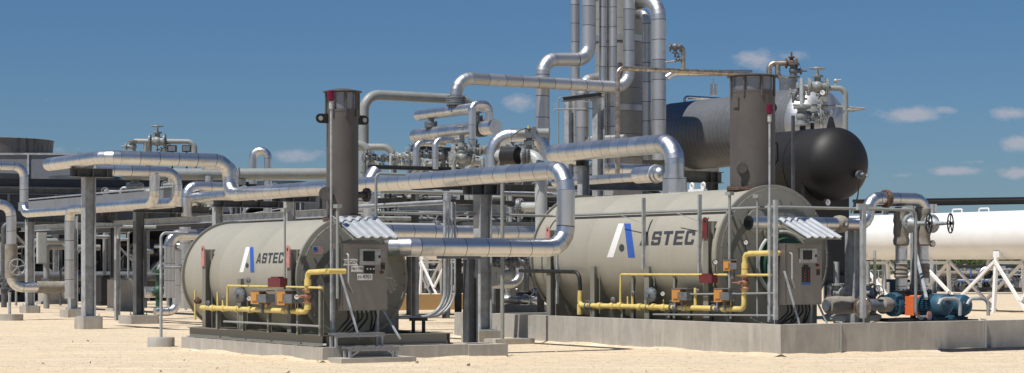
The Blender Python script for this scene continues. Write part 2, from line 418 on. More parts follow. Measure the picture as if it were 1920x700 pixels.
# ------------------------------------------------------------------ heaters
C1 = V((-3.353, 34.85, 0)); C2 = V((5.067, 37.1, 0))
def loc(C, t, s, z): return C+W*t+U*s+Z*z
def pt(C, t, px, py):          # point of the vertical plane (parallel to the heater axis) at offset t seen at a pixel
    A = C+W*t; Q = along(A, U, px); return V((Q.x, Q.y, zat(py, Q.y)))
def ps(C, s, px, py):          # the same on the plane facing the front at depth s
    A = C+U*s; Q = along(A, W, px); return V((Q.x, Q.y, zat(py, Q.y)))
LET = {
 'A': [(0, .8, 0, .28, .267, .5), (0, .8, .72, 1, .5, .733), (.8, 1, .267, .733, .333, .667), (.18, .36, .3295, .6705, .379, .621)],
 'S': [(.8, 1, .03, 1, .08, .97), (.6, .8, 0, .3, .0, .3), (.68, .8, .72, 1, .72, 1), (.4, .6, 0, .97, 0, 1), (.2, .4, .7, 1, .7, 1), (.2, .32, 0, .28, 0, .28), (0, .2, .03, .92, 0, 1)],
 'T': [(.78, 1, 0, 1, 0, 1), (0, .78, .34, .66, .34, .66)],
 'E': [(0, 1, 0, .3, 0, .3), (.8, 1, .3, 1, .3, 1), (.4, .6, .3, .92, .3, .92), (0, .2, .3, 1, .3, 1)],
 'C': [(.2, .8, 0, .3, 0, .3), (.8, 1, 0, 1, .07, .95), (0, .2, .07, .95, 0, 1), (.64, .8, .7, 1, .7, 1), (.2, .36, .7, 1, .7, 1)]}
def surf_mark(c0, r, quads, mat, name, parent, off=.004):
    """quads given as seen corners (bl,br,tr,tl) are laid on the cylinder skin as strips"""
    def hit(px, py):
        o = V((0, 0, H))-c0; d = V(((px-CX)/F, 1, (HY-py)/F)); o2 = o-U*o.dot(U); d2 = d-U*d.dot(U)
        a = d2.dot(d2); b = o2.dot(d2); c = o2.dot(o2)-r*r; tt = (-b-math.sqrt(max(0, b*b-a*c)))/a
        q = V((0, 0, H))+d*tt-c0; return q.dot(U), math.atan2(q.z, -q.dot(W))
    def onsurf(sv, ph): return c0+U*sv-W*math.cos(ph)*(r+off)+Z*math.sin(ph)*(r+off)
    mb = MB()
    for q in quads:
        bl, br, tr, tl = q; n = 10
        lerp = lambda a, b, k: hit(a[0]+(b[0]-a[0])*k, a[1]+(b[1]-a[1])*k)
        st = len(mb.v)
        for k in range(n+1):
            mb.v += [onsurf(*lerp(bl, tl, k/n)), onsurf(*lerp(br, tr, k/n))]
        for k in range(n): mb.face((st+2*k, st+2*k+1, st+2*k+3, st+2*k+2))
    return obj(name, mb, M[mat], parent)
def letters(word, x0, x1, yb0, yb1, yt0, yt1, skew, gap):
    qs = []; n = len(word); cw = (x1-x0-gap*(n-1))/n
    for i, ch in enumerate(word):
        lx = x0+i*(cw+gap)
        def mp(x, y):
            gx = lx+cw*x; f = (gx-x0)/(x1-x0); return (gx+skew*y, (yb0+(yb1-yb0)*f)*(1-y)+(yt0+(yt1-yt0)*f)*y)
        for y0, y1, a, b, c, d in LET[ch]: qs.append((mp(a, y0), mp(b, y0), mp(d, y1), mp(c, y1)))
    return qs
def heater(C, tc, s0, s1, r, zc, label, logo, text, dot, posts, base_z, lug_mats, skid):
    c0 = loc(C, tc, s0, zc); L = s1-s0
    T = thing('line_heater', loc(C, tc, s0, 0), label, 'heater')
    sh = MB().lathe(c0, U, [(0, r), (L*.34, r), (L*.34+.012, r*1.0025), (L*.34+.024, r), (L*.67, r), (L*.67+.012, r*1.0025), (L*.67+.024, r), (L, r)], 96, close=False)
    obj('shell', sh, M['heater'], T)
    for q, nm in ((s0, 'front_plate'), (s1, 'rear_plate')):
        c = loc(C, tc, q, zc); sg = -1 if q == s0 else 1
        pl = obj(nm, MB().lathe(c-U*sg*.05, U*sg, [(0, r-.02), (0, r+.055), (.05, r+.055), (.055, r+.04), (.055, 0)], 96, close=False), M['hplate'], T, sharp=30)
        bb = MB()
        bb.torus(c+U*sg*.05, U, r-.03, .008, 64, 4)
        for k in range(30):
            an = 2*math.pi*(k+.3)/30; e = W*math.cos(an)+Z*math.sin(an)
            bb.bar(c+e*(r-.03)+U*sg*.03, c+e*(r-.03)+U*sg*.085, .022, .022)
            bb.bar(c+e*(r-.05)+U*sg*.054, c+e*(r-.01)+U*sg*.054, .018, .018)
        obj('bolt_ring', bb, M['hframe'], pl)
    # burner end: fire tube collar, green fan housing
    fr = loc(C, tc+.12*r, s0-.055, zc-.1*r)
    bh = obj('burner_housing', MB().lathe(fr, -U, [(0, r*.44), (.06, r*.44), (.06, r*.38), (.30, r*.36), (.36, r*.3), (.36, 0)], 40, close=False), M['green'], T)
    obj('collar', MB().torus(fr-U*.05, U, r*.46, .04, 40, 8), M['lgrey'], bh)
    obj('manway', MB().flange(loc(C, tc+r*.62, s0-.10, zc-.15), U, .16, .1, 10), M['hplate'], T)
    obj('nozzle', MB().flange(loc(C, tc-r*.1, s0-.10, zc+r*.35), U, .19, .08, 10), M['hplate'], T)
    # saddles with lifting posts on the lit side
    for i, (px, lm, pyt_) in enumerate(zip(posts, lug_mats, skid)):
        t0 = tc-r-.02 
        b = pt(C, t0, px, 600); b.z = base_z; s = (b-C).dot(U)
        top = zat(pyt_, b.y)
        sd = MB(); 
        sd.prism(loc(C, 0, s-.02, 0), W, Z, [(tc-r*.98, base_z), (tc+r*.98, base_z), (tc+r*.98, zc-.1), (tc+r*.9, zc-.44*r)]+[(tc+math.cos(a)*r*1.003, zc-math.sin(a)*r*1.003) for a in [R(x) for x in range(28, 153, 8)]]+[(tc-r*.98, zc-.1)], U*.04)
        sdo = obj('saddle', sd, M['hframe'], T)
        wdt = .16
        obj('post', MB().ibeam(V((b.x, b.y, base_z)), V((b.x, b.y, top)), .16, wdt, .014, W), M['hplate'], sdo)
        if lm:
            q = V((b.x, b.y, top)); obj('bracket', MB().prism(q-Z*.42-U*.012, W, Z, [(.085, .0), (.5, .38), (.5, .42), (.085, .42)], U*.024), M['hframe'], sdo)
            lug = [(-.08, 0), (.08, 0), (.08, .12)]+[(.08*math.cos(a), .12+.08*math.sin(a)) for a in [R(x) for x in range(15, 180, 15)]]+[(-.08, .12)]
            lo = obj('lifting_lug', MB().prism(q-W*.083, U, Z, [(a, c-(.34 if c == 0 else .12)) for a, c in lug], -W*.025), M[lm], T)
            obj('eye', MB().cyl(q+Z*.0-W*.108, q+Z*.0-W*.114, .028, n=12), M['blk'], lo)
    surf_mark(c0, r, [logo[0]], 'wht', 'emblem_white_bar', T); surf_mark(c0, r, [logo[1]], 'logoblue', 'emblem_blue_bar', T)
    dx, dy, rx, ry = dot; q = []
    for k in range(6):
        y0 = -1+k/3; y1 = y0+1/3; a = math.sqrt(max(0, 1-y0*y0)); b = math.sqrt(max(0, 1-y1*y1))
        q.append(((dx-rx*a, dy-ry*y0), (dx+rx*a, dy-ry*y0), (dx+rx*b, dy-ry*y1), (dx-rx*b, dy-ry*y1)))
    surf_mark(c0, r, q, 'logogrey', 'emblem_dot', T)
    surf_mark(c0, r, letters('ASTEC', *text), 'logogrey', 'lettering', T)
    return T
H1 = heater(C1, 1.5, 1.73, 7.25, 1.12, 1.49, 'smaller olive grey drum heater on low concrete pad, shell marked with emblem and lettering',
    [((449, 511), (456.5, 511), (469, 463.7), (461.5, 463.7)), ((469.8, 511), (477, 511), (475.2, 463.7), (468.6, 463.7))],
    (480, 530, 494, 493.5, 475.5, 473.5, 3.2, 1.8), (463.5, 498, 3, 5), [389, 455, 549], .42, ['pink', None, 'pink'], [468, 523, 468])
H2 = heater(C2, 1.9, 2.52, 9.46, 1.42, 1.90, 'larger olive grey drum heater behind the long concrete wall, big emblem and lettering on shell',
    [((1138, 483), (1150, 483), (1170, 419.5), (1160, 419.5)), ((1178, 483.3), (1191, 483.3), (1182.5, 419.5), (1170.4, 419.5))],
    (1199, 1300, 460.5, 459, 435, 432, 5, 3.6), (1165.8, 465, 5, 7.6), [1034, 1116, 1218, 1329], .15, ['pink', None, None, 'red'], [432, 500, 500, 415])
# flag on heater 1 front plate
def flag(parent):
    s = 1.73-.062; o = ps(C1, s, 586.5, 476); e = ps(C1, s, 606, 476); w = (e-o).length; h = w*.62; ex = W; 
    mb = MB().quad(o-U*.002, o-U*.002+ex*w, o-U*.002+ex*w+Z*h, o-U*.002+Z*h, 1)
    for k in range(7): mb.quad(*[o-U*.004+ex*(w*(.03+x*.94))+Z*(h*(.06+.88*(2*k+y)/13)) for x, y in ((0, 0), (1, 0), (1, 1), (0, 1))], m=0)
    mb.quad(*[o-U*.006+ex*(w*(.03+x*.4))+Z*(h*(.43+.51*y)) for x, y in ((0, 0), (1, 0), (1, 1), (0, 1))], m=2)
    obj('flag_decal', mb, [M['flagred'], M['wht'], M['logoblue']], parent)
flag(H1)
# skid of heater 1
sk = MB(); z0 = .26
for t in (.12, 2.75): sk.ibeam(loc(C1, t, .25, z0+.11), loc(C1, t, 6.3, z0+.11), .2, .14, .014)
for s in (.25, 2.0, 3.8, 5.4, 6.3): sk.ibeam(loc(C1, .2, s, z0+.11), loc(C1, 2.68, s, z0+.11), .2, .14, .014)
for k in range(9): sk.box(loc(C1, .11, .5+k*.68, z0+.012), (.16, .2, .02))
obj('skid_frame', sk, M['hplate'], H1)
pads = MB()
pads.prism(C1-Z*.1, W, U, [(0, .0), (3.0, 0), (3.0, 6.45), (0, 6.45)], Z*.36)
pads.prism(loc(C1, 3.002, 0, -.1), W, U, [(0, -.02), (.85, -.02), (.85, 1.15), (0, 1.15)], Z*.35)
obj('concrete_pad', pads, M['conc'], None, 'low grey concrete pad carrying the smaller drum heater', 'pad')
# containment wall round heater 2
Cw = MB(); hw = .60; tk = .22
eL = (along(C2, U, 852)-C2).dot(U); eR = (along(C2, W, 2050)-C2).dot(W)
Cw.box(loc(C2, tk/2, eL/2, hw/2-.05), (tk, eL, hw+.1)); wall = obj('containment_wall', Cw, M['conc'], None, 'long knee-high concrete wall running back beside the larger heater', 'wall')
Cw = MB().box(loc(C2, tk+.002+(eR-tk)/2, tk/2, hw/2-.047), (eR-tk, tk, hw+.1)); w2 = obj('containment_wall', Cw, M['conc'], None, 'knee-high concrete wall running right in front of the blue pump motors', 'wall')
for px in (1577, 1849): 
    q = ps(C2, -.02, px, 600); q.z = .3
    obj('conduit', MB().tube([q+Z*-.3, q+Z*.33, q+Z*.33+U*.15], .016, n=8), M['grey'], w2)
Cw = MB().box(loc(C2, 4.2, eL-tk/2, .26), (8.0, tk, .6)); obj('containment_wall', Cw, M['conc'], None, 'far end concrete wall behind the larger drum heater', 'wall')
obj('slab', MB().box(loc(C2, 9, eL/2, .06), (17.9-tk, eL-2*tk-.01, .12)), M['conc2'], None, kind='structure')
for i, (p, q, nn) in enumerate(((loc(C2, 0, 0, 0), loc(C2, 0, eL, 0), -W), (loc(C2, 0, 0, 0), loc(C2, 14, 0, 0), -U), (loc(C1, 0, 0, 0), loc(C1, 0, 6.4, 0), -W), (loc(C1, 0, 0, 0), loc(C1, 3.8, 0, 0), -U))):
    obj('gravel_drift', drift(p, q, nn, i+1), M['gravel'], kind='stuff', label='gravel swept up against the foot of the concrete')
mb = MB(); rr = random.Random(4)
for k in range(16):
    y = rr.uniform(31, 46); x = rr.uniform(-.27, .27)*y; c = V((x, y, .012)); a_ = V((rr.uniform(-1, 1), rr.uniform(-1, 1), rr.uniform(0, .5)))*.035; b_ = V((rr.uniform(-1, 1), rr.uniform(-1, 1), rr.uniform(0, .5)))*.03
    mb.quad(c-a_, c-b_, c+a_, c+b_+Z*.02)
obj('dry_leaves', mb, M['rust'], kind='stuff', label='a few brown leaves blown over the gravel')
# ------------------------------------------------------------------ stacks
def stack(C, tc, px, r, zb, zt, cap_r, scr, label, mat='brown'):
    c = along(loc(C, tc, 0, 0), U, px)
    T = thing('exhaust_stack', V((c.x, c.y, zb)), label, 'exhaust stack')
    obj('barrel', MB().lathe(V((c.x, c.y, 0)), Z, [(zb, r), (zt-scr, r), (zt-scr, r-.02), (zt-scr-.3, r-.02)], 56, close=False), M[mat], T)
    c0 = V((c.x, c.y, 0))
    fl = MB().lathe(c0+Z*(zb+.06), Z, [(0, r), (0, r+.07), (.025, r+.07), (.025, r), ], 56, close=False).lathe(c0+Z*(zb+.092), Z, [(0, r), (0, r+.07), (.025, r+.07), (.025, r)], 56, close=False)
    for k in range(32):
        a = 2*math.pi*k/32; e = c0+V((math.cos(a), math.sin(a), 0))*(r+.045)+Z*(zb+.045); fl.cyl(e, e+Z*.1, .012, n=6)
    obj('base_flange', fl, M['rust'], T)
    obj('screen', MB().lathe(c0, Z, [(zt-scr+.02, r-.035), (zt-.03, r-.035)], 48, close=False), M['mesh'], T)
    capo = MB().lathe(c0, Z, [(zt-.02, r*.5), (zt-.02, cap_r), (zt, cap_r), (zt+.05, r*.4), (zt+.06, 0)], 56, close=False)
    cp = obj('rain_cap', capo, M[mat], T)
    ba = MB(); ba.lathe(c0, Z, [(zt-scr+.0, r+.004), (zt-scr+.045, r+.004), (zt-scr+.045, r-.03), (zt-scr, r-.03)], 48, close=False)
    for k in range(8):
        a = 2*math.pi*k/8+.3; e = c0+V((math.cos(a), math.sin(a), 0))*(r+.012); ba.box(e+Z*(zt-scr*.62), (.035, .035, scr*1.2))
    obj('strut_cage', ba, M[mat], cp)
    return T, c0
S1, s1c = stack(C1, 1.5, 642, .305, 2.50, zat(172, 37.5), .375, .40, 'slim brown exhaust stack with rain cap rising from the smaller heater')
S2, s2c = stack(C2, 1.9, 1411, .465, 3.22, zat(143, 40.8), .535, .36, 'thick brown exhaust stack rising from the larger heater')
for sg in (-1, 1):
    q = s1c+W*sg*.30+Z*zat(224, 37.5)
    pts = [(0, -.09), (.17, -.09)]+[(.17+.09*math.sin(a), -.09*math.cos(a)) for a in [R(x) for x in range(20, 180, 20)]]+[(.17, .09), (0, .09)]
    l = obj('lifting_lug', MB().prism(q-U*.015, W*sg, Z, pts, U*.03), M['dark'], S1)
    obj('eye', MB().cyl(q+W*sg*.17-U*.02, q+W*sg*.17-U*.024, .045, n=16), M['lgrey'], l)
    q = s1c+W*sg*.28+Z*zat(365, 37.5)
    n = MB().cyl(q, q+W*sg*.22, .06).flange(q+W*sg*.24, W, .135, .07, 10) if sg > 0 else MB().cyl(q, q-W*.12-U*.12, .06).flange(q-W*.14-U*.14, W*.5+U, .135, .07, 10)
    obj('nozzle', n, M['brown'], S1)
q = s2c-W*.44-U*.1+Z*zat(317, 40.8)
obj('nozzle', MB().cyl(q, q-W*.05-U*.14, .055).flange(q-W*.06-U*.17, W*.4+U, .12, .06, 10), M['brown'], S2)
q = s2c-W*.46+Z*zat(195, 40.8); obj('lifting_lug', MB().box(q-U*.05, (.06, .16, .2)), M['brown'], S2)
q = s2c+W*.44+Z*zat(200, 40.8); obj('lifting_lug', MB().torus(q+W*.1, U, .07, .035, 20, 8), M['dark'], S2)
lad = MB()
q = s2c+W*.46-U*.05; lad.tube([q+Z*zat(262, 40.8), q+W*.16+Z*zat(268, 40.8), q+W*.18+Z*zat(300, 40.8), q+Z*zat(318, 40.8)], .02, n=8)
obj('grab_handle', lad, M['dark'], S2)
# galvanised ladder strut behind stack 2 left
q = s2c-W*.52+U*.15
ibm('tall galvanised post running up the left side of the thick brown stack', V((q.x, q.y, 3.2)), V((q.x, q.y, zat(150, 41))), .16, .14, 'galv', 'post', 'support_post')
# ------------------------------------------------------------------ text helper
def textmesh(parent, s, o, ex, ez, h, mat='blk', name='lettering', off=.003, bold=0.008):
    cu = bpy.data.curves.new('t', 'FONT'); cu.body = s; cu.size = 1; cu.offset = bold; cu.align_x = 'CENTER'; cu.align_y = 'CENTER'
    to = bpy.data.objects.new('t', cu); COL.objects.link(to); bpy.context.view_layer.update()
    me = bpy.data.meshes.new_from_object(to.evaluated_get(bpy.context.evaluated_depsgraph_get()))
    bpy.data.objects.remove(to); nrm = ex.cross(ez)
    mb = MB(); mb.v = [o+ex*(v.co.x*h)+ez*(v.co.y*h)+nrm*off for v in me.vertices]
    for p in me.polygons: mb.face(list(p.vertices))
    return obj(name, mb, M[mat], parent)
# ------------------------------------------------------------------ control panels with canopy
def panel(C, sf, pxl, pxr, pyt, pyb, label, can, signs, second, zb):
    a = ps(C, sf, pxl, pyb); b = ps(C, sf, pxr, pyt); wd = (b-a).dot(W); zl, zh = a.z, b.z; hh = zh-zl; D = .42
    a = V((a.x, a.y, zl)); T = thing('control_cabinet', V((a.x, a.y, zb)), label, 'control cabinet')
    def q(x, z, d=0): return a+W*x*wd+Z*z*hh-U*d
    obj('cabinet', MB().box(q(.5, .5, -D/2), (wd, D, hh)), M['steelbox'], T)
    dr = obj('door', MB().box(q(.51, .5, .012), (wd*.96, .022, hh*.97)), M['steelbox'], T)
    sc_ = MB().box(q(.6, .80, .035), (wd*.46, .03, hh*.235)); fr = obj('screen_frame', sc_, M['galv'], T)
    obj('screen', MB().box(q(.57, .81, .052), (wd*.25, .008, hh*.15)), M['screen'], fr)
    obj('key', MB().box(q(.80, .80, .054), (wd*.04, .012, hh*.04)), M['blk'], fr)
    h2 = MB().tube([q(.1, .84, .03), q(.1, .84, .10)+Z*.01, q(.1, .42, .10), q(.22, .27, .04)], .014, .05, 8); obj('handle', h2, M['lgrey'], T)
    obj('switch_plate', MB().box(q(.55 if second else .6, .49 if second else .61, .03), (wd*.22, .014, hh*(.25 if second else .12))), M['blk'], T)
    for i in range(2 if second else 1):
        for j in range(4 if second else 1):
            pass
    sw = MB()
    if second:
        for i in range(2):
            for j in range(4): sw.cyl(q(.51+.09*i, .40+.052*j, .036), q(.51+.09*i, .40+.052*j, .05), .018, n=10)
        obj('push_button', sw, M['red'], T); obj('name_strip', MB().box(q(.55, .345, .028), (wd*.24, .008, hh*.04)), M['lblue'], T)
        obj('selector_switch', MB().box(q(.55, .625, .032), (wd*.11, .02, hh*.055)), M['blk'], T)
    else:
        for i in range(3): sw.cyl(q(.54+.07*i, .62, .036), q(.54+.07*i, .62, .048), .015, n=10)
        obj('push_button', sw, M['wht'], T)
    w_ = obj('warning_sticker', MB().box(q(.89, .66 if second is False else .53, .027), (wd*.085, .006, hh*.10)), M['blk'], T)
    obj('warning_patch', MB().box(q(.89, (.66 if second is False else .53)+.04, .032), (wd*.075, .004, hh*.025)).box(q(.89, (.66 if second is False else .53)-.035, .032), (wd*.06, .004, hh*.012)), M['red'], w_)
    obj('sticker', MB().box(q(.89, .84, .027), (wd*.09, .006, hh*.09)), M['mesh'], T)
    obj('stop_button', MB().cyl(q(.87, .57 if not second else .645, .02), q(.87, .57 if not second else .645, .055), .028), M['red'], T)
    for s, x, z, w0, h0, ts in signs:
        sg = obj('name_sign', MB().box(q(x, z, .030+.002*x), (wd*w0, .006, hh*h0)), M['wht'], T)
        textmesh(sg, s, q(x, z, .034+.002*x), W, Z, ts)
    # stand: two uprights, two raking legs
    for nm, x, x2, dd in (('leg', -.06, -.06, .05), ('leg', .9, .9, D), ('brace', -.02, .12, -.35), ('brace', .92, 1.0, -.2)):
        e = q(x, 0, -D*.5 if dd > 0 else .0); top = zh-.1 if (nm == 'leg' and x < 0) else (zl if nm == 'leg' else zl+(hh*.55 if x < 0 else 0))
        p1 = V((e.x, e.y, top)); e2 = q(x2, 0, .5 if nm == 'brace' else -D*.5); p0 = V((e2.x, e2.y, zb))
        obj(nm, MB().bar(p0, p1, .05, .05) if nm == 'leg' else MB().bar(p0, p1, .035, .025), M['galv'], T)
    cb = MB(); rnd = random.Random(3)
    for k in range(7):
        x = .25+.1*k; cb.tube([q(x, 0.01, -.2), q(x+.03, -.12, -.2), q(x+rnd.uniform(-.2, .1), -.32, -.3-.2*rnd.random()), q(x+.1, -.38, -.9)], .02, .12, 8)
    obj('cable_bundle', cb, M['dark'], T)
    # corrugated canopy
    (x0, y0), (x1, y1), (x2, y2) = can   # high-left, high-right, low-left as seen
    sh = sf+.42; hl = ps(C, sh, x0, y0); hr = ps(C, sh, x1, y0); Lw = (hr-hl).length
    ll = None
    for k in range(400):
        L = k*.005; p = hl-U*L; px = CX+F*p.x/p.y
        if px >= x2: break
    lo = V((p.x, p.y, zat(y2, p.y))); sl = (lo-hl); nrm = W.cross(-sl).normalized()
    if nrm.z < 0: nrm = -nrm
    ribs = 5; nx = 60; mb = MB(); s0 = 0
    for i in range(nx+1):
        f = i/nx*ribs; fr_ = f % 1
        hgt = .032*max(0, min(1, (abs(fr_-.5)-.22)/.12))
        for e in (0, 1):
            for dn in (0, -.006): mb.v.append(hl+W*(Lw*i/nx)+sl*e+nrm*(hgt+dn))
    for i in range(nx):
        b0 = 4*i; b1 = 4*i+4
        mb.face((b0, b0+2, b1+2, b1)); mb.face((b0+1, b1+1, b1+3, b0+3)); mb.face((b0+2, b0+3, b1+3, b1+2)); mb.face((b0, b1, b1+1, b0+1))
    cn = obj('canopy_sheet', mb, M['corr'], T, sharp=20)
    fb = MB().bar(hl+W*.03-nrm*.03+sl*.05, lo+W*.03-nrm*.03, .04, .04).bar(hr-W*.03-nrm*.03+sl*.05, hr+sl-W*.03-nrm*.03, .04, .04).bar(hl+sl*.97-nrm*.03, hr+sl*.97-nrm*.03, .03, .05)
    obj('canopy_frame', fb, M['hframe'], cn)
    return T
panel(C1, .55, 640, 726, 457, 583, 'stainless control cabinet with three white name signs under corrugated canopy', ((622, 408), (705, 408), (663, 446)),
      [('REGEN', .185, .72, .30, .095, .098), ('HEATER', .32, .622, .25, .088, .066), ('H-4701', .49, .50, .33, .095, .092)], False, .38)
panel(C2, .55, 1472, 1540, 457, 572, 'stainless control cabinet with red push buttons and blue strip under corrugated canopy', ((1451, 410), (1521, 410), (1508, 446)), [], True, .12)
# step stool in front of heater 1
q = ps(C1, -.25, 645, 672); q.z = 0
T = thing('step_stool', q, 'two-tread weathered aluminium step in front of the smaller heater cabinet', 'step')
for nm, x, y, z in (('tread', .5, -.05, .26), ('tread', .38, .25, .50)):
    c = q+W*x+U*y+Z*z; obj(nm, MB().box(c, (1.0, .28, .03)).box(c+Z*-.035-U*.13, (1.0, .02, .05)), M['mesh'], T)
for x in (.04, .96):
    for y, z, xo in ((-.15, .23, 0), (.05, .23, 0), (.15, .47, -.12), (.35, .47, -.12)):
        a = q+W*(x+xo)+U*y; obj('leg', MB().bar(V((a.x, a.y, .09 if y < .1 else .26)), V((a.x, a.y, z)), .04, .04), M['galv'], T)
for x0_, x1_ in ((.04, .25), (.96, .75)): obj('brace', MB().bar(q+W*x0_-U*.15+Z*.1, q+W*x1_-U*.15+Z*.23, .03, .03), M['galv'], T)
obj('concrete_step', MB().box(q+W*.55-U*.02+Z*.02, (1.5, .55, .13)), M['conc2'], None, 'thin concrete slab in the gravel under the aluminium step', 'slab')
# ------------------------------------------------------------------ gas trains
def yp(C, t, pts, r, mat='yellow', rb=None): 
    return MB().tube([pt(C, t, *p) for p in pts], r, rb or r*2, 12)
def gastrain(C, t, label, main, riser, pilot, r, regs, acts, gauges, small, reds, legs, zb, sock):
    a = pt(C, t, *main[0]); T = thing('gas_train', V((a.x, a.y, zb)), label, 'gas pipework')
    m = yp(C, t, main+riser, r); last = pt(C, t, *(main+riser)[-1]); 
    m.cyl(last, last+W*.35, r)
    for px, py in sock:
        c = pt(C, t, px, py); ax_ = Z if abs(px-riser[0][0]) < 3 else U; m.cyl(c-ax_*r*1.2, c+ax_*r*1.2, r*1.35, n=14)
    for px, py in main[1:-1]+riser[:-1]:
        c = pt(C, t, px, py)
    obj('main_pipe', m, M['yellow'], T)
    obj('pilot_pipe', yp(C, t, pilot, r*.45), M['yellow'], T)
    for px, y0, y1, rr, mt in small: obj('branch_pipe', yp(C, t, [(px, y0), (px, y1)], rr), M[mt], T)
    for px, py, rr in regs:
        c = pt(C, t-.03, px, py); d = (-W-U*.25).normalized()
        rg = obj('regulator', MB().lathe(c-d*rr*.45, d, [(0, rr*.5), (rr*.1, rr*.93), (rr*.35, rr*.95), (rr*.36, rr), (rr*.5, rr), (rr*.51, rr*.93), (rr*.8, rr*.62), (rr*.85, rr*.38), (rr*1.25, rr*.33), (rr*1.25, 0)], 26), M['stl'], T)
        if rr > .1:
            b = MB(); A, B = basis(d); b.torus(c-d*rr*.02, d, rr*.93, .006, 28, 4)
            for k in range(12): e = c+(A*math.cos(k*.5236)+B*math.sin(k*.5236))*rr*.93-d*rr*.1; b.cyl(e, e+d*rr*.25, rr*.05, n=6)
            obj('bolt_ring', b, M['dark'], rg)
    for x0, y0, x1, y1, mt in acts:
        p = pt(C, t-.06, x0, y1); p2 = pt(C, t-.06, x1, y0); L = abs((p2-p).dot(U)); h = p2.z-p.z; c = (p+p2)/2
        if mt == 'actor':
            ac = obj('actuator', MB().box(c+U*L*.22, (.15, L*.5, h)).box(c+U*L*.22-W*.085, (.02, L*.3, h*.5)), M['actor'], T)
            obj('cover', MB().box(c-U*L*.24-Z*h*.05, (.19, L*.5, h*.62)).box(c-U*L*.02+Z*h*.52, (.17, L*.95, h*.08)), M['stl'], ac)
            obj('gland', MB().cyl(V((c.x, c.y, p.z)), V((c.x, c.y, p.z-.16)), .035), M['stl'], ac)
        else:
            ac = obj('actuator', MB().box(c, (.15, L, h*.75)).box(c+Z*h*.42, (.13, L*.6, h*.15)), M[mt], T)
    for px, py, sy in gauges:
        c = pt(C, t-.08, px, py); gauge(T, c, (-U-W*.35).normalized(), .056, pt(C, t, px, sy))
    for px, py, rr, mt in reds:
        c = pt(C, t, px, py); a1, a2 = (Z, -W) if mt == 'valvered' and rr > .08 else (U, Z); obj('valve', MB().ball(c, rr*.85, 12).cyl(c-a1*rr*1.4, c+a1*rr*1.4, rr*.55).flange(c-a1*rr*1.3, a1, rr*1.1, rr*.28).flange(c+a1*rr*1.3, a1, rr*1.1, rr*.28).cyl(c, c+a2*rr*1.7, rr*.35, n=10).bar(c+a2*rr*1.6, c+a2*rr*1.6+U*rr*2.2, rr*.25, rr*.25), M[mt], T)
    for px, y0 in legs:
        c = pt(C, t+.04, px, y0); obj('leg', MB().ibeam(V((c.x, c.y, zb)), V((c.x, c.y, c.z)), .07, .07, .008, W), M['hframe'], T)
    return T
gastrain(C1, .02, 'yellow gas pipework with grey regulator running beside the smaller drum heater', [(378, 577), (575, 585)], [(577, 511), (614, 509)],
    [(426, 577), (427, 536), (604, 540)], .048,
    [(449, 554, .15), (465, 526, .06), (390, 568, .05), (418, 559, .045)], [(476, 546, 507, 570, 'actor'), (525, 545, 556, 572, 'actor'), (509, 519, 532, 541, 'red')],
    [(467, 560, 578), (556, 557, 582)], [(408, 574, 548, .02, 'yellow'), (418, 574, 560, .02, 'yellow'), (500, 580, 550, .03, 'yellow'), (366, 600, 545, .022, 'yellow'), (499, 575, 552, .014, 'rust'), (545, 584, 560, .015, 'yellow'), (555, 584, 565, .015, 'yellow')],
    [(576, 556, .085, 'valvered'), (500, 567, .05, 'valvered'), (392, 577, .045, 'stl'), (371, 565, .05, 'rust')], [(409, 578), (457, 580), (505, 583), (560, 586), (602, 535)], .46, [(400, 578), (420, 579), (445, 580), (470, 581), (535, 583), (560, 584), (577, 575), (577, 530)])
gastrain(C2, .38, 'yellow gas pipework with orange actuators running beside the larger drum heater', [(1088, 545), (1087, 573), (1395, 580)], [(1397, 476), (1446, 475)],
    [(1163, 574), (1164, 515), (1446, 516)], .055,
    [(1219, 553, .16), (1186, 549, .05), (1149, 562, .06), (1308, 545, .04)], [(1264, 542, 1295, 566, 'actor'), (1343, 542, 1374, 566, 'actor'), (1316, 513, 1340, 533, 'red'), (1361, 488, 1388, 508, 'actor')],
    [(1242, 551, 572), (1368, 553, 576), (1341, 492, 514), (1398, 455, 474)], [(1177, 574, 556, .02, 'yellow'), (1186, 574, 555, .028, 'yellow'), (1304, 576, 540, .035, 'yellow'), (1244, 575, 562, .014, 'yellow'), (1370, 576, 562, .014, 'yellow'), (1087, 590, 570, .06, 'yellow')],
    [(1397, 530, .095, 'valvered'), (1266, 577, .085, 'stl'), (1345, 579, .085, 'stl'), (1105, 574, .075, 'stl'), (1218, 576, .06, 'stl')], [(1168, 577), (1187, 576), (1256, 578), (1294, 579), (1330, 580), (1372, 581), (1188, 518), (1266, 518)], .12, [(1125, 574), (1149, 574), (1163, 574), (1200, 576), (1225, 576), (1245, 577), (1285, 577), (1360, 579), (1397, 510), (1397, 545), (1397, 500)])
pipe('dark feed pipe curving down to the far end of the larger yellow gas pipework', [pt(C2, .38, 975, 508), pt(C2, .38, 1086, 510), pt(C2, .38, 1088, 548)], .045, 'dark', name='feed_pipe', Rb=.2)
for i, (C, t, a, b, lab, zz) in enumerate(((C1, -.02, (420, 603), (600, 612), 'thin drain tube clipped low along the smaller heater skid', .5), (C2, .33, (1225, 590), (1452, 592), 'thin tube clipped low inside the long concrete wall', .5), (C2, .33, (1290, 552), (1450, 550), 'thin instrument tube crossing behind the orange actuators', .5))):
    pipe(lab, [pt(C, t, *a), pt(C, t, *b)], .02, 'grey', name='instrument_tube', cat='tube')
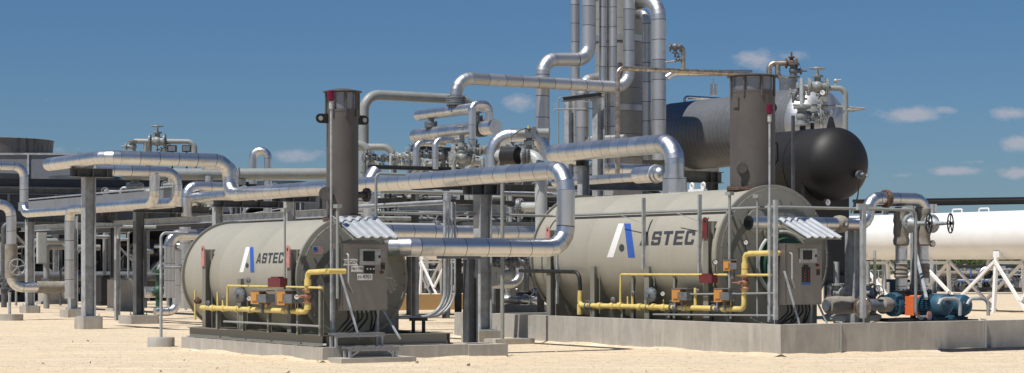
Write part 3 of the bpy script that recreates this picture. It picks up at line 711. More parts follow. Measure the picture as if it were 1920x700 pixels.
# ------------------------------------------------------------------ light poles / conduits by the heaters
def beacon(C, t, px, y0, y1, label, s=None):
    a = ps(C, s, px, y0) if s is not None else pt(C, t, px, y0); b = V((a.x, a.y, zat(y1, a.y)))
    T = thing('beacon_pole', a, label, 'beacon light')
    obj('pole', MB().cyl(a, b, .022, n=10), M['galv'], T)
    obj('lamp', MB().lathe(b, Z, [(0, .045), (.03, .045), (.03, .068), (.06, .07), (.19, .058), (.2, .0)], 18), M['beacon'], T)
    obj('socket', MB().cyl(b-Z*.14, b+Z*.001, .04, n=12), M['lgrey'], T)
beacon(C1, 0, 621, 630, 190, 'red beacon on a thin pole standing in front of the slim brown stack', .7)
beacon(C2, 0, 1443, 600, 215, 'red beacon on a thin pole in front of the thick brown stack', .7)
def riser(label, C, t, px, y0, y1, r=.03, mat='grey', head=True):
    a = pt(C, t, px, y0); b = V((a.x, a.y, zat(y1, a.y)))
    mb = MB().cyl(a, b, r, n=10)
    if head: mb.box(b+Z*.03, (.1, .16, .07))
    return obj('conduit_riser', mb, M[mat], None, label, 'conduit')
riser('thin conduit riser standing between lettering and red lug on the smaller heater', C1, 0, 534, 550, 397, .02)
riser('short conduit riser left of the corrugated canopy on the smaller heater', C1, .6, 633, 560, 390)
riser('conduit riser in front of the larger heater beside its rim bolts', C2, .3, 1368, 560, 366)
riser('slender conduit riser crossing the larger heater front plate', C2, .6, 1420, 600, 371, .022)
# pipe rail around heater 2
pr = route(P(700, 398, 41.7), ('w', 1047)); e = pr[-1]; 
z = 2.86; A = pt(C2, .76, 1452, 388); A.z = z; B = pt(C2, .76, 1040, 400); B.z = z; D0 = along(B, W, 700)
A = A-U*.0; E = along(A, W, 1717); e2 = V((E.x, E.y, .66)); 
pipe('thin rail pipe strung along the larger heater on struts, turning down by the blue motors', [D0, B, A, E, e2, e2+W*.35], .032, 'grey', name='conduit_rail', cat='conduit', Rb=.14)
for i, (px, y0, y1, lab, w) in enumerate(((1045, 570, 396, 'slotted strut post left of the big emblem, carrying the rail pipe', .05), (1207, 505, 371, 'short slotted strut hanging in front of the first big letter', .08), (1312, 512, 365, 'short slotted strut hanging beside the dark red lug', .08), (1443, 604, 382, 'slotted strut post at the wall corner beside the control cabinet', .07))):
    a = pt(C2, .46, px, y0); b = V((a.x, a.y, zat(y1, a.y))); mb = MB().bar(a, b, w, .04, U)
    if i in (1, 2):
        k = pt(C2, .46, px-45, 403); k.z = z-.05; mb.bar(k, b-Z*.55, .014, .014)
    obj('strut_post', mb, M['galv'], None, lab, 'strut')
mb = MB()
for k in range(22): 
    c = A+(B-A)*(k/22)+Z*.034; mb.box(c, (.05, .03, .012))
a = ps(C2, .1, 1618, 597); b = V((a.x, a.y, zat(388, a.y)))
obj('strut_post', MB().bar(a, b, .09, .09, U).box(b, (.3, .06, .12)), M['galv'], None, 'square galvanised post rising from the wall right of the canopy', 'strut')
a = ps(C2, .15, 1454, 600); b = V((a.x, a.y, zat(375, a.y)))
obj('strut_post', MB().bar(a, b, .07, .07, U), M['galv'], None, 'galvanised post holding the upper corner of the second canopy', 'strut')
# standpipe left of heater 1
q = V((0, yg(650), 0)); q.x = (302-CX)*q.y/F
T = thing('standpipe', q, 'grey standpipe on a round concrete base left of the smaller heater', 'standpipe')
obj('base', MB().lathe(q-Z*.1, Z, [(0, .285), (.28, .285), (.30, .27), (.30, 0)], 36, close=False), M['conc'], T)
tp = V((q.x, q.y, zat(437, q.y))); b1 = V((q.x, q.y, zat(502, q.y)))
obj('pole', MB().tube([q+Z*.2, tp, along(tp, W, 352)], .032, .12, 12), M['galv'], T)
b2 = along(b1, W, 362); obj('arm', MB().tube([b1, b2, b2-Z*.5], .03, .08, 12), M['galv'], T)
valve(T, along(b1, W, 346), W, Z, .05, 'stl', False)
# ------------------------------------------------------------------ pipe A
mainY = 39.25
pA = P(1061, 465, mainY); A0 = along(pA, W, 748)
ptsA = [A0+U*.62, A0, pA, V((pA.x, pA.y, zat(318, mainY)))]
top = along(ptsA[-1], U, 430); zA2 = zat(302, top.y)
ptsA += [top, V((top.x, top.y, zA2+.0))]
l = along(ptsA[-1], W, 196); ptsA += [l, along(l, U, 92)]
rA = .182
pipe('long aluminium-clad pipe rising from the smaller heater and running far back left', ptsA, rA, 'clad', .52, Rb=.42, gores=4)
# supports along pipe A
column('tall galvanised column on square footing at far left under the clad pipe', 166, 53.6, 332, .36, 'galv', (.62, .33))
b0 = P(131, 323.5, 53.2); ibm('short cross beam on top of the tall left column', b0, along(b0, W, 211), .24, .3, 'dgalv', stiff=3)
column('galvanised column behind the round rim of the smaller heater', 408, 55.2, 388, .27, 'galv', (.6, .3))
b0 = P(400, 382, 55.0); ibm('cross beam under clad pipe above the smaller heater rear', b0, along(b0, W, 536), .19, .24, 'dgalv', stiff=4)
column('galvanised column rising behind the smaller heater lettering', 543, 51.7, 378, .28, 'galv', (.6, .3))
b0 = P(532, 371.5, 51.4); ibm('stub beam under clad pipe left of the slim stack', b0, along(b0, W, 592), .2, .24, 'dgalv', stiff=2)
column('heavy galvanised column on concrete footing between the two heaters', 905, 43.9, 366, .36, 'galv', (.75, .28), axis='w')
b0 = P(868, 355, 43.6); ibm('dark stub beam on the heavy middle column', b0, along(b0, W, 938), .24, .3, 'dgalv', stiff=3)
b0 = P(745, 388, 43.1); ibm('long light beam bolted across the heavy middle column', b0, along(b0, W, 950), .17, .14, 'galv')
a = ps(C1, .45, 882, 640); column('squat steel post on the pad under the clad pipe', 882, a.y, 486, .24, 'dgalv', None, z0=.25)
q = V((a.x, a.y, zat(483, a.y))); obj('strut_channel', MB().bar(along(q, W, 820), along(q, W, 900), .06, .05), M['dgalv'], None, 'short slotted channel under the low clad pipe beside the conduits', 'strut')
# ------------------------------------------------------------------ pipes B, C, E, D far left
YB = 56.5
b0 = P(340-8, 323, YB); bl = along(b0, W, 178)
d1 = V((b0.x, b0.y, zat(380, b0.y)))
e1 = along(d1, U, 45); e2 = V((e1.x, e1.y, zat(312, e1.y)))
pipe('clad pipe that drops twice behind the tall left column and ends at the left edge', [bl, b0, d1, e1, e2, along(e2, W, -25)], .148, 'clad', .55, Rb=.36, gores=4)
c0 = along(b0, W, 290); c1 = V((c0.x, c0.y, zat(381, c0.y))); c2 = along(c1, U, 130); 
c0.z -= .05
pipe('clad branch pipe dropping then running left behind the tall column', [c0, c1, c2, V((c2.x, c2.y, zat(560, c2.y)))], .148, 'clad', .55, Rb=.36, gores=4)
q = P(-20, 383, 62); q1 = along(q, W, 21); q2 = V((q1.x, q1.y, zat(539, q1.y))); q3 = along(q2, W, 128)
fp = pipe('clad pipe at the left edge turning down to a wrapped valve', [q, q1, q2, q3], .158, 'clad', .5, Rb=.36, gores=4)
obj('blanket', MB().cyl(V((q1.x, q1.y, zat(458, q1.y))), V((q1.x, q1.y, zat(522, q1.y))), .20, n=20), M['wrap'], fp)
obj('blanket', MB().cyl(along(q2, W, 70), along(q2, W, 125), .19, .185, n=20), M['wrap'], fp)
hw = V((q1.x, q1.y, zat(501, q1.y)))+W*.05-U*.45; vv = obj('valve_stem', MB().cyl(hw, hw+U*.4, .04), M['stl'], fp); handwheel(hw, -U, .25, vv, 'galv')
pb = P(18, 590, 62); pb.z = 0
T = thing('pipe_support', pb, 'round concrete base with a pole under the left edge pipe', 'pipe support'); obj('base', MB().lathe(pb-Z*.1, Z, [(0, .42), (.3, .42), (.3, 0)], 28, close=False), M['conc'], T); obj('pole', MB().cyl(pb+Z*.1, V((pb.x, pb.y, zat(548, 62))), .045), M['galv'], T)
column('galvanised column with footing just left of the tall left column', 137, 66.0, 405, .30, 'galv', (.72, .26))
column('dark galvanised column behind the wrapped left pipe', 56, 72.0, 412, .32, 'galv', (.62, .26))
column('thick dark column under the beam right of the tall left column', 260, 58.6, 398, .30, 'dgalv', (.95, .25))
b0 = P(250, 392.5, 58.3); ibm('dark beam on the thick column below the two pipe drops', b0, along(b0, W, 392), .19, .22, 'dgalv', stiff=1)
b0 = P(48, 409, 71.8); ibm('dark cross beam under the left clad pipes', b0, along(b0, W, 215), .28, .22, 'dgalv', stiff=5)
column('slim post with black foot between the left columns', 220, 61.5, 425, .17, 'galv', None)
pp = P(222, 425, 61.3); pipe('small grey pipe with a bend on top of the slim post', [V((pp.x, pp.y, zat(448, pp.y))), pp, along(pp, W, 292)], .05, 'lgrey', name='small_pipe', Rb=.12)
# ------------------------------------------------------------------ long rack beams / cooler deck behind
b0 = P(612, 400, 58.5); ibm('long steel rack beam running back behind the smaller heater', b0, along(b0, U, 40), .24, .2, 'galv')
b0 = P(700, 410, 63); ibm('lower long rack beam behind the smaller heater', b0, along(b0, U, 60), .2, .2, 'dgalv')
b0 = P(330, 366, 66); d = along(b0, U, 55)
obj('duct', MB().bar(b0, d, .9, .34), M['air2'], None, 'pale sloping duct side seen behind the left columns', 'duct')
obj('handrail', MB().bar(b0+Z*.3, d+Z*.3, .05, .05).bar(b0+Z*.17, b0+Z*.3, .05, .05), M['galv'], None, 'pale rail running above the sloping duct', 'rail')
# grey header G with downcomers
ga = P(640, 326, 74); gb = P(236, 327, 72)
gh = pipe('fat grey header pipe running behind the clad pipes left of the slim stack', [gb, P(420, 327, 73), ga], .215, 'grey', name='header_pipe')
obj('end_cap', MB().ball(gb, .215, 20), M['grey'], gh)
for px in (253, 322, 392):
    c = P(px, 345, 72.3); obj('downcomer', MB().cyl(V((c.x, c.y, zat(330, c.y))), V((c.x, c.y, zat(372, c.y))), .13, .2).flange(V((c.x, c.y, zat(349, c.y))), Z, .33, .16, 12), M['grey'], gh)
c = P(447, 326, 73); obj('clamp', MB().torus(c, X, .235, .02, 24, 6).box(V((c.x, c.y, zat(341, c.y))), (.5, .2, .2)), M['grey'], gh)
# small grey pipe with valves on top (245-372)
a = P(252, 265, 74); b = P(365, 266, 74)
o = pipe('thin grey pipe with valves silhouetted against the sky at left', [a, b, V((b.x, b.y, zat(325, b.y)))], .10, 'grey', name='vent_pipe', Rb=.28)
valve(o, P(295, 265, 74), X, Z, .16, 'grey'); valve(o, P(249, 275, 74), Z, -X, .12, 'grey', False); valve(o, P(312, 281, 74), Z, -X, .10, 'grey')
obj('support', MB().bar(P(277, 268, 74), P(277, 316, 74), .25, .2), M['grey'], o)
for px, lab in ((323, 'dark floodlight at left under the thin sky pipe'), (350, 'floodlight facing right at the bend of the thin sky pipe')):
    c = P(px, 279, 73); T = thing('floodlight', c, lab, 'floodlight'); obj('housing', MB().box(c, (.32, .2, .24), (X, Yv, Z)), M['blk'], T); obj('lens', MB().box(c-Yv*.11, (.26, .01, .18), (X, Yv, Z)), M['mesh'], T); obj('bracket', MB().bar(c-Z*.12, c-Z*.75, .05, .05), M['dark'], T)
# U bend
a = P(474, 318, 76); b = P(508, 318, 76)
pts = [P(474, 345, 76), P(474, 283, 76), P(502.5, 283, 76), P(502.5, 400, 76)]
pipe('shiny upside-down U bend of clad pipe above the grey header', pts, .15, 'clad', .4, Rb=.29, gores=9)
c = P(466, 313, 75.5); 
# clad pipes in the rack (340-440)
a = P(438, 352, 60); pts = route(P(445, 352, 60), ('w', 350), ('dz', -.9)); pipe('clad pipe with a bend seen under the grey header left of the riser pair', pts, .16, 'clad', .5, Rb=.32)
a = P(430, 372, 57.5); pipe('clad pipe running back low behind the paired risers', [a, along(a, U, 290)], .15, 'clad', .5)
# second riser next to A at 355/437
c0 = P(437, 300, 56.2); c0 = along(P(320, 305, 55.6), W, 437); pipe('shorter clad drop close behind the long clad pipe left of the smaller heater', [along(c0, W, 380)+Z*-.02, c0, V((c0.x, c0.y, zat(366, c0.y))), along(V((c0.x, c0.y, zat(366, c0.y))), U, 350)], .16, 'clad', .5, Rb=.34, gores=4)
# low clad pipes around 350,440-560
a = P(400, 441, 60); pts = route(a, ('w', 318), ('dz', -1.9)); pipe('clad pipe bending down behind the grey standpipe', pts, .165, 'clad', .45, Rb=.34)
a = P(332, 545, 66); pts = route(P(270, 548, 64), ('w', 330), ('z', 468)); pipe('clad elbow rising from the ground behind the grey standpipe', pts, .18, 'clad', .4, Rb=.3)
a = P(347, 425, 66); pipe('upright clad pipe just left of the smaller heater rear rim', [a, V((a.x, a.y, .3))], .19, 'clad', .5)
a = P(331, 470, 63.5); pipe('slim upright clad pipe by the green valve', [a, V((a.x, a.y, .25)), along(V((a.x, a.y, .25)), W, 290)], .14, 'clad', .5, Rb=.3)
gv = P(297, 545, 64); T = thing('green_valve', V((gv.x, gv.y, .3)), 'green control valve behind the grey standpipe', 'valve'); obj('body', MB().cyl(V((gv.x, gv.y, .4)), V((gv.x, gv.y, zat(515, 64))), .09).ball(V((gv.x, gv.y, .9)), .2), M['green'], T); obj('actuator', MB().lathe(V((gv.x, gv.y, zat(513, 64))), Z, [(0, .1), (.03, .22), (.1, .22), (.14, .08), (.14, 0)], 20), M['green'], T)
# ------------------------------------------------------------------ air coolers far left
def cooler(px0, Y, n, bay, pytop, pybot, label, dcol='air', deep=5, legs=True):
    a = P(px0, 500, Y); a.z = 0; zt = zat(pytop, Y); zb = zat(pybot, Y); L = n*bay
    T = thing('air_cooler', a, label, 'air cooler')
    obj('plenum', MB().box(a+W*L/2+U*deep/2+Z*(zt+zb)/2, (L, deep, zt-zb)), M[dcol], T)
    obj('edge_beam', MB().ibeam(a-U*.12+Z*(zb+.1), a-U*.12+W*L+Z*(zb+.1), .26, .2), M['dgalv'], T)
    rb = MB()
    for k in range(2*n+1): rb.box(a+W*(k*bay/2)-U*.04+Z*((zt+zb)/2), (.1, .07, zt-zb-.02))
    rb.bar(a-U*.04+Z*(zt-.1), a+W*L-U*.04+Z*(zt-.1), .06, .08)
    obj('rib', rb, M['dgalv'], T)
    if legs:
        for k in range(n+1):
            for s in (0, deep): 
                c = a+W*k*bay+U*s; obj('leg', MB().ibeam(c, c+Z*zb, .24, .24, .014, W), M['galv'], T)
        for k in range(n):
            c = a+W*k*bay; m = c+W*bay/2
            obj('brace', MB().bar(c+Z*zb*.35, m+Z*zb, .09, .09).bar(c+W*bay+Z*zb*.35, m+Z*zb, .09, .09), M['galv'], T)
    for k in range(n):
        c = a+W*(k+.5)*bay+U*deep/2+Z*zt
        obj('fan_ring', MB().lathe(c, Z, [(0, bay*.40), (.1, bay*.37), (.62, bay*.38), (.62, bay*.36), (.1, bay*.35)], 40, close=False), M['air'], T)
        c2 = c-Z*(zt-zb); obj('fan_hub', MB().cyl(c2-Z*.5, c2, bay*.32, bay*.38, n=30).cyl(c2-Z*1.3, c2-Z*.5, .25), M['dark'], T)
    return T
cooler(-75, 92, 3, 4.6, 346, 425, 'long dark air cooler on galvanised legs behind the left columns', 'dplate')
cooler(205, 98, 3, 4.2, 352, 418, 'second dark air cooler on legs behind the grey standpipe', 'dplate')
# big fan ring + box
c = P(-12, 293, 108); T = thing('cooling_fan', V((c.x, c.y, zat(345, 108))), 'big round fan ring on a grey plenum box at far left', 'fan')
obj('fan_ring', MB().lathe(V((c.x, c.y, zat(293, 108))), Z, [(0, 3.15), (.82, 3.22), (.84, 3.26), (.86, 3.22), (.86, 3.1), (0, 3.05)], 64, close=False), paint('fan_ring_brown', (.21, .185, .165), .6, 0, .2, sc1=.8, c2=(.08, .07, .065), streak=True, thr=(.5, .6)), T)
z0, z1 = zat(344, 108), zat(294, 108); a = V((c.x-6, c.y-3.6, 0))
obj('plenum', MB().box(V((c.x+.2, c.y, (z0+z1)/2)), (11.0, 7.2, z1-z0), (X, Yv, Z)), M['air2'], T)
rb = MB()
for k in range(5): rb.box(V((c.x-5+2.6*k, c.y-3.65, (z0+z1)/2)), (.1, .08, z1-z0-.05), (X, Yv, Z))
rb.bar(V((c.x-5, c.y-3.65, z1-.06)), V((c.x+5.4, c.y-3.65, z1-.06)), .06, .1)
obj('rib', rb, M['galv'], T)
for k in (-5, 0, 5.3): obj('leg', MB().bar(V((c.x+k, c.y-3.3, 0)), V((c.x+k, c.y-3.3, z0)), .3, .3), M['galv'], T)
b0 = P(-20, 342, 86); ibm('dark navy beam crossing behind the clad pipes at far left', b0, P(480, 349, 88), .36, .3, 'dplate')
b0 = P(-20, 358, 84); ibm('second dark beam below the navy beam at far left', b0, P(300, 362, 86), .25, .25, 'dgalv')
# low clutter under the coolers: dark pedestals and equipment on the ground
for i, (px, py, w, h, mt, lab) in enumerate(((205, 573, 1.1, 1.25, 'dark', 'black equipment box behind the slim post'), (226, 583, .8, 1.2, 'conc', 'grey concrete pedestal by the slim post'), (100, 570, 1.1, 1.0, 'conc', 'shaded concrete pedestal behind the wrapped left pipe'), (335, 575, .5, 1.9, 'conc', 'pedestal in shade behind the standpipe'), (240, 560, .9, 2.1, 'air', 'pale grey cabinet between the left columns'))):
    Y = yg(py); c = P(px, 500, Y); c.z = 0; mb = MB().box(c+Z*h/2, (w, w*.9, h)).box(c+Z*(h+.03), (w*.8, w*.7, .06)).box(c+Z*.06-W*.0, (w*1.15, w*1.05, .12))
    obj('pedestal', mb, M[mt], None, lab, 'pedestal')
pd = P(78, 440, 70); obj('junction_box', MB().box(V((pd.x, pd.y, zat(465, 70))), (.32, .2, 1.1)).box(V((pd.x, pd.y, zat(465, 70)))-U*.105, (.26, .02, 1.0)), M['lgrey'], None, 'tall pale junction box hung behind the left columns', 'electrical box')
obj('berm', MB().box(P(150, 500, 110)*1+Z*(-H+.22), (30, .5, .5)), M['conc2'], None, 'low pale concrete kerb behind the left columns', 'kerb')
# fine silhouettes under coolers: row of upright tubes with valves
rn = random.Random(11)
names = ['leftmost', 'second', 'third', 'fourth', 'fifth', 'sixth', 'seventh', 'eighth', 'ninth', 'tenth', 'eleventh', 'twelfth', 'thirteenth', 'fourteenth', 'fifteenth', 'sixteenth']
for i in range(14):
    px = 8+i*26+rn.uniform(-6, 6); Y = 80+rn.uniform(-6, 8); c = P(px, 500, Y); c.z = 0; hgt = rn.uniform(1.6, 3.6)
    pts = [c, c+Z*hgt, c+Z*hgt+W*rn.uniform(.4, 1.4)]
    o = pipe('%s of the upright pipes standing in the shade under the air coolers' % names[i], pts, rn.choice([.05, .08, .12]), rn.choice(['grey', 'galv', 'dgalv']), name='upright_pipe', Rb=.2, group='upright pipes under the air coolers')
    if i % 3 == 0: valve(o, c+Z*1.0, Z, -U, .12, 'stl')
for i, (py, Y, r, mt, lab) in enumerate(((560, 100, .18, 'grey', 'grey pipe lying low along the ground under the air coolers'), (518, 88, .22, 'dgalv', 'dark pipe at waist height under the air coolers'), (528, 95, .3, 'dark', 'black duct at waist height under the air coolers'))):
    a = P(-20, py, Y); pipe(lab, [a, P(430, py, Y+3)], r, mt, name='rack_pipe')
# ------------------------------------------------------------------ grey painted pipes above heater 1 / stack
Y = 68
pts = route(P(682, 400, Y), ('z', 177), ('w', 884), ('z', 215)); pipe('thick grey painted pipe arching against the sky right of the slim stack', pts, .175, 'grey', name='painted_pipe', Rb=.6)
pts = route(P(640, 271, 60), ('x', 690), ('z', 322)); o = pipe('grey pipe bending down just right of the slim stack', pts, .125, 'grey', name='painted_pipe', Rb=.3); obj('flange', MB().flange(P(690, 312, 60), Z, .22, .1, 12).flange(P(690, 320, 60), Z, .24, .1, 12), M['grey'], o)
pts = route(P(640, 276, 64), ('x', 737), ('z', 318)); pipe('smaller grey pipe bending down beside the arching grey pipe', pts, .115, 'grey', name='painted_pipe', Rb=.35)
def vcluster(px, py, Y, s, lab, mat='stl', seed=0, n=5):
    """compact valve manifold: small pipe with valves, flanges and a wheel"""
    c = P(px, py, Y); T = thing('valve_manifold', V((c.x, c.y, c.z-s)), lab, 'valves'); rr = random.Random(seed)
    obj('pipe_run', MB().tube([c-W*s*1.2-Z*s, c-W*s*1.2+Z*s*.3, c+W*s*1.2+Z*s*.3, c+W*s*1.2-Z*s], s*.13, s*.3, 10), M[mat], T)
    for k in range(n):
        x = -1+2*k/(n-1)*1.0; q = c+W*s*x+Z*s*.3
        valve(T, q, W, rr.choice([Z, -U, Z]), s*rr.uniform(.12, .2), mat, k % 2 == 0)
    obj('flange', MB().flange(c-W*s*.5+Z*s*-.3, W+U, s*.45, s*.2, 14).cyl(c-W*s*.5+Z*s*-.3, c+W*s*.3+Z*s*-.3, s*.25), M['lgrey'], T)
    return T
vcluster(712, 305, 58, .42, 'valve cluster with flange under the smaller grey pipe', 'stl', 1)
vcluster(757, 300, 58, .36, 'valve cluster on the deck right of the slim stack', 'lgrey', 2, 4)
vcluster(800, 300, 60, .5, 'wrapped valve with wheel under the exchangers', 'stl', 3)
vcluster(888, 292, 57, .55, 'crowded valves below the control valve', 'grey', 4, 6)
vcluster(960, 292, 56, .6, 'valves and tubing left of the grey flanged elbow', 'grey', 5, 5)
# ------------------------------------------------------------------ exchangers
def exch(A, B, r, label, vs=.5, dark=None):
    d = (B-A); L = d.length
    T = obj('heat_exchanger', MB().lathe(A, d, [(0, 0), (0, r*.8), (r*.08, r), (L-.04, r), (L, r*.97), (L, 0)], 36, close=False, vs=vs), M['clad'], None, label, 'heat exchanger')
    return T
a = P(905, 201, 58); x1 = exch(along(a, U, 784), a, .165, 'upper slim clad exchanger tube stacked on the lower one')
a = P(930, 238, 57.5); x2 = exch(along(a, U, 779), a, .225, 'lower fat clad exchanger tube with a bright disc end')
obj('channel_band', MB().cyl(along(a, U, 899), along(a, U, 908), .25, n=32), M['dark'], x2)
for px in (808, 893):
    q = along(P(905, 201, 58), U, px); q2 = V((q.x, q.y, q.z-.55))
    obj('nozzle', MB().cyl(q, q2, .10).flange(q-Z*.30, Z, .2, .09, 12).flange(q-Z*.39, Z, .2, .07), M['stl'], x1)
px = 884; q = P(885, 290, 57); pts = route(q, ('z', 195), ('w', 917), ('z', 226)); pipe('shiny clad loop pipe standing over the stacked exchangers', pts, .118, 'clad', .45, Rb=.2, gores=5)
for px, y0, x1_, lab in ((780, 267, 834, 'left clad elbow under the exchangers'), (816, 262, 866, 'right clad elbow under the exchangers')):
    q = P(px, 318, 56.5); pts = route(q, ('z', y0), ('w', x1_)); pipe(lab, pts, .095, 'clad', .4, Rb=.22, gores=6)
# control valve
c = P(866, 290, 56); T = thing('control_valve', V((c.x, c.y, zat(306, 56))), 'grey control valve with a wide diaphragm actuator below the exchangers', 'control valve')
def zc(py): return V((c.x, c.y, zat(py, 56)))
obj('actuator', MB().lathe(zc(254), Z, [(0, .08), (.03, .2), (.05, .23), (.08, .23), (.11, .15), (.14, .05), (.2, .05)], 26), M['grey'], T)
obj('yoke', MB().cyl(zc(292), zc(254), .075).cyl(zc(276), zc(268), .12).flange(zc(285), Z, .13, .06), M['grey'], T); obj('body', MB().ball(zc(296), .17).cyl(zc(296)-W*.35, zc(296)+W*.35, .10).flange(zc(296)-W*.3, W, .2, .07, 10).flange(zc(296)+W*.3, W, .2, .07, 10), M['grey'], T); handwheel(zc(238), Z, .14, T, 'grey')
# exchanger deck
for i, (x0, x1_, py, Y, h, lab) in enumerate(((770, 915, 278, 60, .12, 'upper deck beam under the exchangers'), (690, 905, 313, 55.5, .12, 'dark walkway edge above the long clad pipe'), (660, 1010, 345, 62, .22, 'dark deck beam behind the long clad pipe'), (690, 1060, 377, 64, .20, 'lower dark deck beam behind the heavy middle column'))):
    a = P(x0, py, Y); ibm(lab, a, along(a, W, x1_), h, .2, 'dgalv')
for i, (px, y0, y1, Y, lab) in enumerate(((838, 282, 330, 60.5, 'deck post under the upper deck beam'), (776, 282, 330, 60.5, 'left deck post under the exchangers'), (905, 282, 330, 61.5, 'right deck post under the exchangers'), (745, 345, 560, 62, 'square post between canopy and conduits'), (987, 345, 560, 64, 'dark post behind the flanged grey elbow'))):
    a = P(px, y0, Y); b = V((a.x, a.y, zat(y1, Y) if y1 < 500 else 0)); ibm(lab, b, a, .2, .2, 'dgalv', 'post', 'deck_post')
# clad 912-937 loop to N
q = P(924, 330, 54); pts = route(q, ('z', 254), ('x', 1022), ('z', 300)); pipe('broad clad pipe arching over the valves left of the big riser', pts, .182, 'clad', .42, Rb=.5, gores=7)
# grey flanged elbow
Y = 53; pts = [P(930, 292, 54), P(1013, 292, Y), P(1016, 470, Y)]; o = pipe('big grey elbow with bolted flanges dropping behind the larger heater', pts, .165, 'lgrey', name='painted_pipe', Rb=.42)
for px in (981, 988): obj('flange', MB().flange(P(px, 292, 53.2), X, .27, .075, 20), M['stl'], o)
obj('valve_body', MB().cyl(P(945, 292, 53.5), P(972, 292, 53.2), .24).flange(P(942, 292, 53.7), X, .27, .08, 16), M['dark'], o)
c = P(995, 249, 52.5); T = thing('valve_actuator', V((c.x, c.y, zat(280, 52.5))), 'long grey horizontal actuator above the bolted flanges', 'actuator')
obj('cylinder', MB().cyl(P(1007, 249, 52.5), P(1031, 249, 52.5), .115, n=24).cyl(P(968, 250, 52.5), P(998, 250, 52.5), .09, n=20), M['grey'], T)
obj('yoke', MB().box(P(1002, 249, 52.5), (.1, .3, .3), (X, Yv, Z)).box(P(1030, 249, 52.5), (.04, .28, .28), (X, Yv, Z)).box(P(992, 250, 52.5), (.22, .2, .26), (X, Yv, Z)).bar(P(992, 250, 52.5), P(992, 280, 52.5), .12, .12).box(P(992, 268, 52.5), (.28, .2, .14), (X, Yv, Z)).bar(P(990, 249, 52.5), P(1031, 249, 52.5), .05, .05), M['stl'], T)
obj('indicator', MB().cyl(P(991, 243, 52.4), P(991, 236, 52.4), .03), M['yellow'], T)
obj('tubing', MB().tube([P(960, 256, 52.3), P(972, 246, 52.3), P(985, 241, 52.3), P(996, 243, 52.3)], .012, .1, 8), M['blk'], T)
# flanged elbow at 975,393
pts = [P(974, 388, 58), P(1015, 388, 57.5)]; o = pipe('pale grey flanged pipe end behind the long beam', pts, .13, 'lgrey', name='painted_pipe'); obj('flange', MB().flange(P(974, 388, 58), X-Yv*.3, .26, .1, 20), M['stl'], o)
# pipes under A
a = P(712, 359, 54); pipe('slim grey pipe running straight behind the heavy middle column', [a, along(a, W, 1062)], .055, 'grey', name='rack_pipe')
a = P(690, 434, 51.5); pipe('thick clad pipe behind the conduits, above the low clad pipe', [a, along(a, W, 1040)], .19, 'clad', .62)
a = P(700, 424, 57); o = pipe('pale painted pipe with flange behind the canopy', [a, along(a, W, 835)], .1, 'lgrey', name='painted_pipe'); obj('flange', MB().flange(along(a, W, 817), W, .2, .12, 16), M['stl'], o)
a = P(655, 446, 48); 
# conduit bundle
a = P(700, 386, 41.6); cc = along(P(838, 377, 40.6), U, 700)
labs = ['thickest conduit of the bundle bending down beside the squat post', 'second conduit of the bundle beside the squat post', 'third conduit of the bundle beside the squat post', 'rightmost conduit of the bundle beside the squat post']
for i, (px, r) in enumerate(((834, .036), (841, .018), (847, .022), (853, .022))):
    c = P(px, 378+i*.5, 38.6+i*.12); b = V((c.x, c.y, zat(594, c.y))); e = along(b, W, 742-2*i)
    if i == 0: pipe('conduit running back from the top of the conduit bundle to the slim stack', [along(c, U, 660), c-U*-.02], r, 'galv', name='conduit', cat='conduit')
    pipe(labs[i], [c, b, e], r, 'galv', name='conduit', cat='conduit', Rb=.55 if i else .5)
c = P(745, 594, 37.6)
q = ps(C1, .9, 775, 620); q.z = .3
T = thing('conduit_stand', q, 'small black stand holding the conduits beside the smaller heater skid', 'stand')
for dx in (0, .22): obj('leg', MB().bar(q+W*dx, V((q.x, q.y, zat(600, q.y)))+W*dx, .05, .05), M['dark'], T)
obj('crossbar', MB().box(V((q.x, q.y, zat(599, q.y)))+W*.11, (.36, .07, .06)), M['dark'], T)
mb = MB().box(P(843, 377, 38.4), (.28, .2, .18)); obj('junction_box', MB().box(P(838, 385, 38.9), (.08, .16, .5)), M['galv'], None, 'small grey junction box where the conduits turn down', 'electrical box')
# strut tray from junction towards stack with diagonal brackets
a = P(836, 381, 39.2); ibm('conduit tray running back from the junction box to the slim stack', a, along(a, U, 672), .05, .1, 'galv', 'tray', 'cable_tray')
a = P(745, 345, 41); ibm('galvanised strut post beside the corrugated canopy', V((a.x, a.y, .0)), V((a.x, a.y, zat(357, 41))), .1, .1, 'galv', 'post', 'support_post')
a = P(705, 330, 40.5); pipe('grey handrail pipe in front of the long clad pipe by the slim stack', [V((a.x, a.y, zat(420, 40.5))), V((a.x, a.y, zat(326, 40.5))), along(V((a.x, a.y, zat(326, 40.5))), W, 760)], .03, 'grey', name='handrail', cat='handrail', Rb=.1)
a = P(695, 335, 42); pipe('clad drop pipe right of the slim stack', [P(705, 322, 50), P(694, 340, 49.8), P(694, 430, 49.8)], .19, 'clad', .5, Rb=.2)
a = P(942, 345, 43); pipe('thin post pipe standing right of the heavy middle column', [V((a.x, a.y, 0)), V((a.x, a.y, zat(345, 43)))], .045, 'grey', name='thin_post', cat='post')
q = V((a.x+.15, a.y+.2, 0)); 
obj('concrete_block', MB().box(q+Z*.05, (1.0, .5, .14)), M['conc'], None, 'small concrete block at the foot of the thin post', 'block')
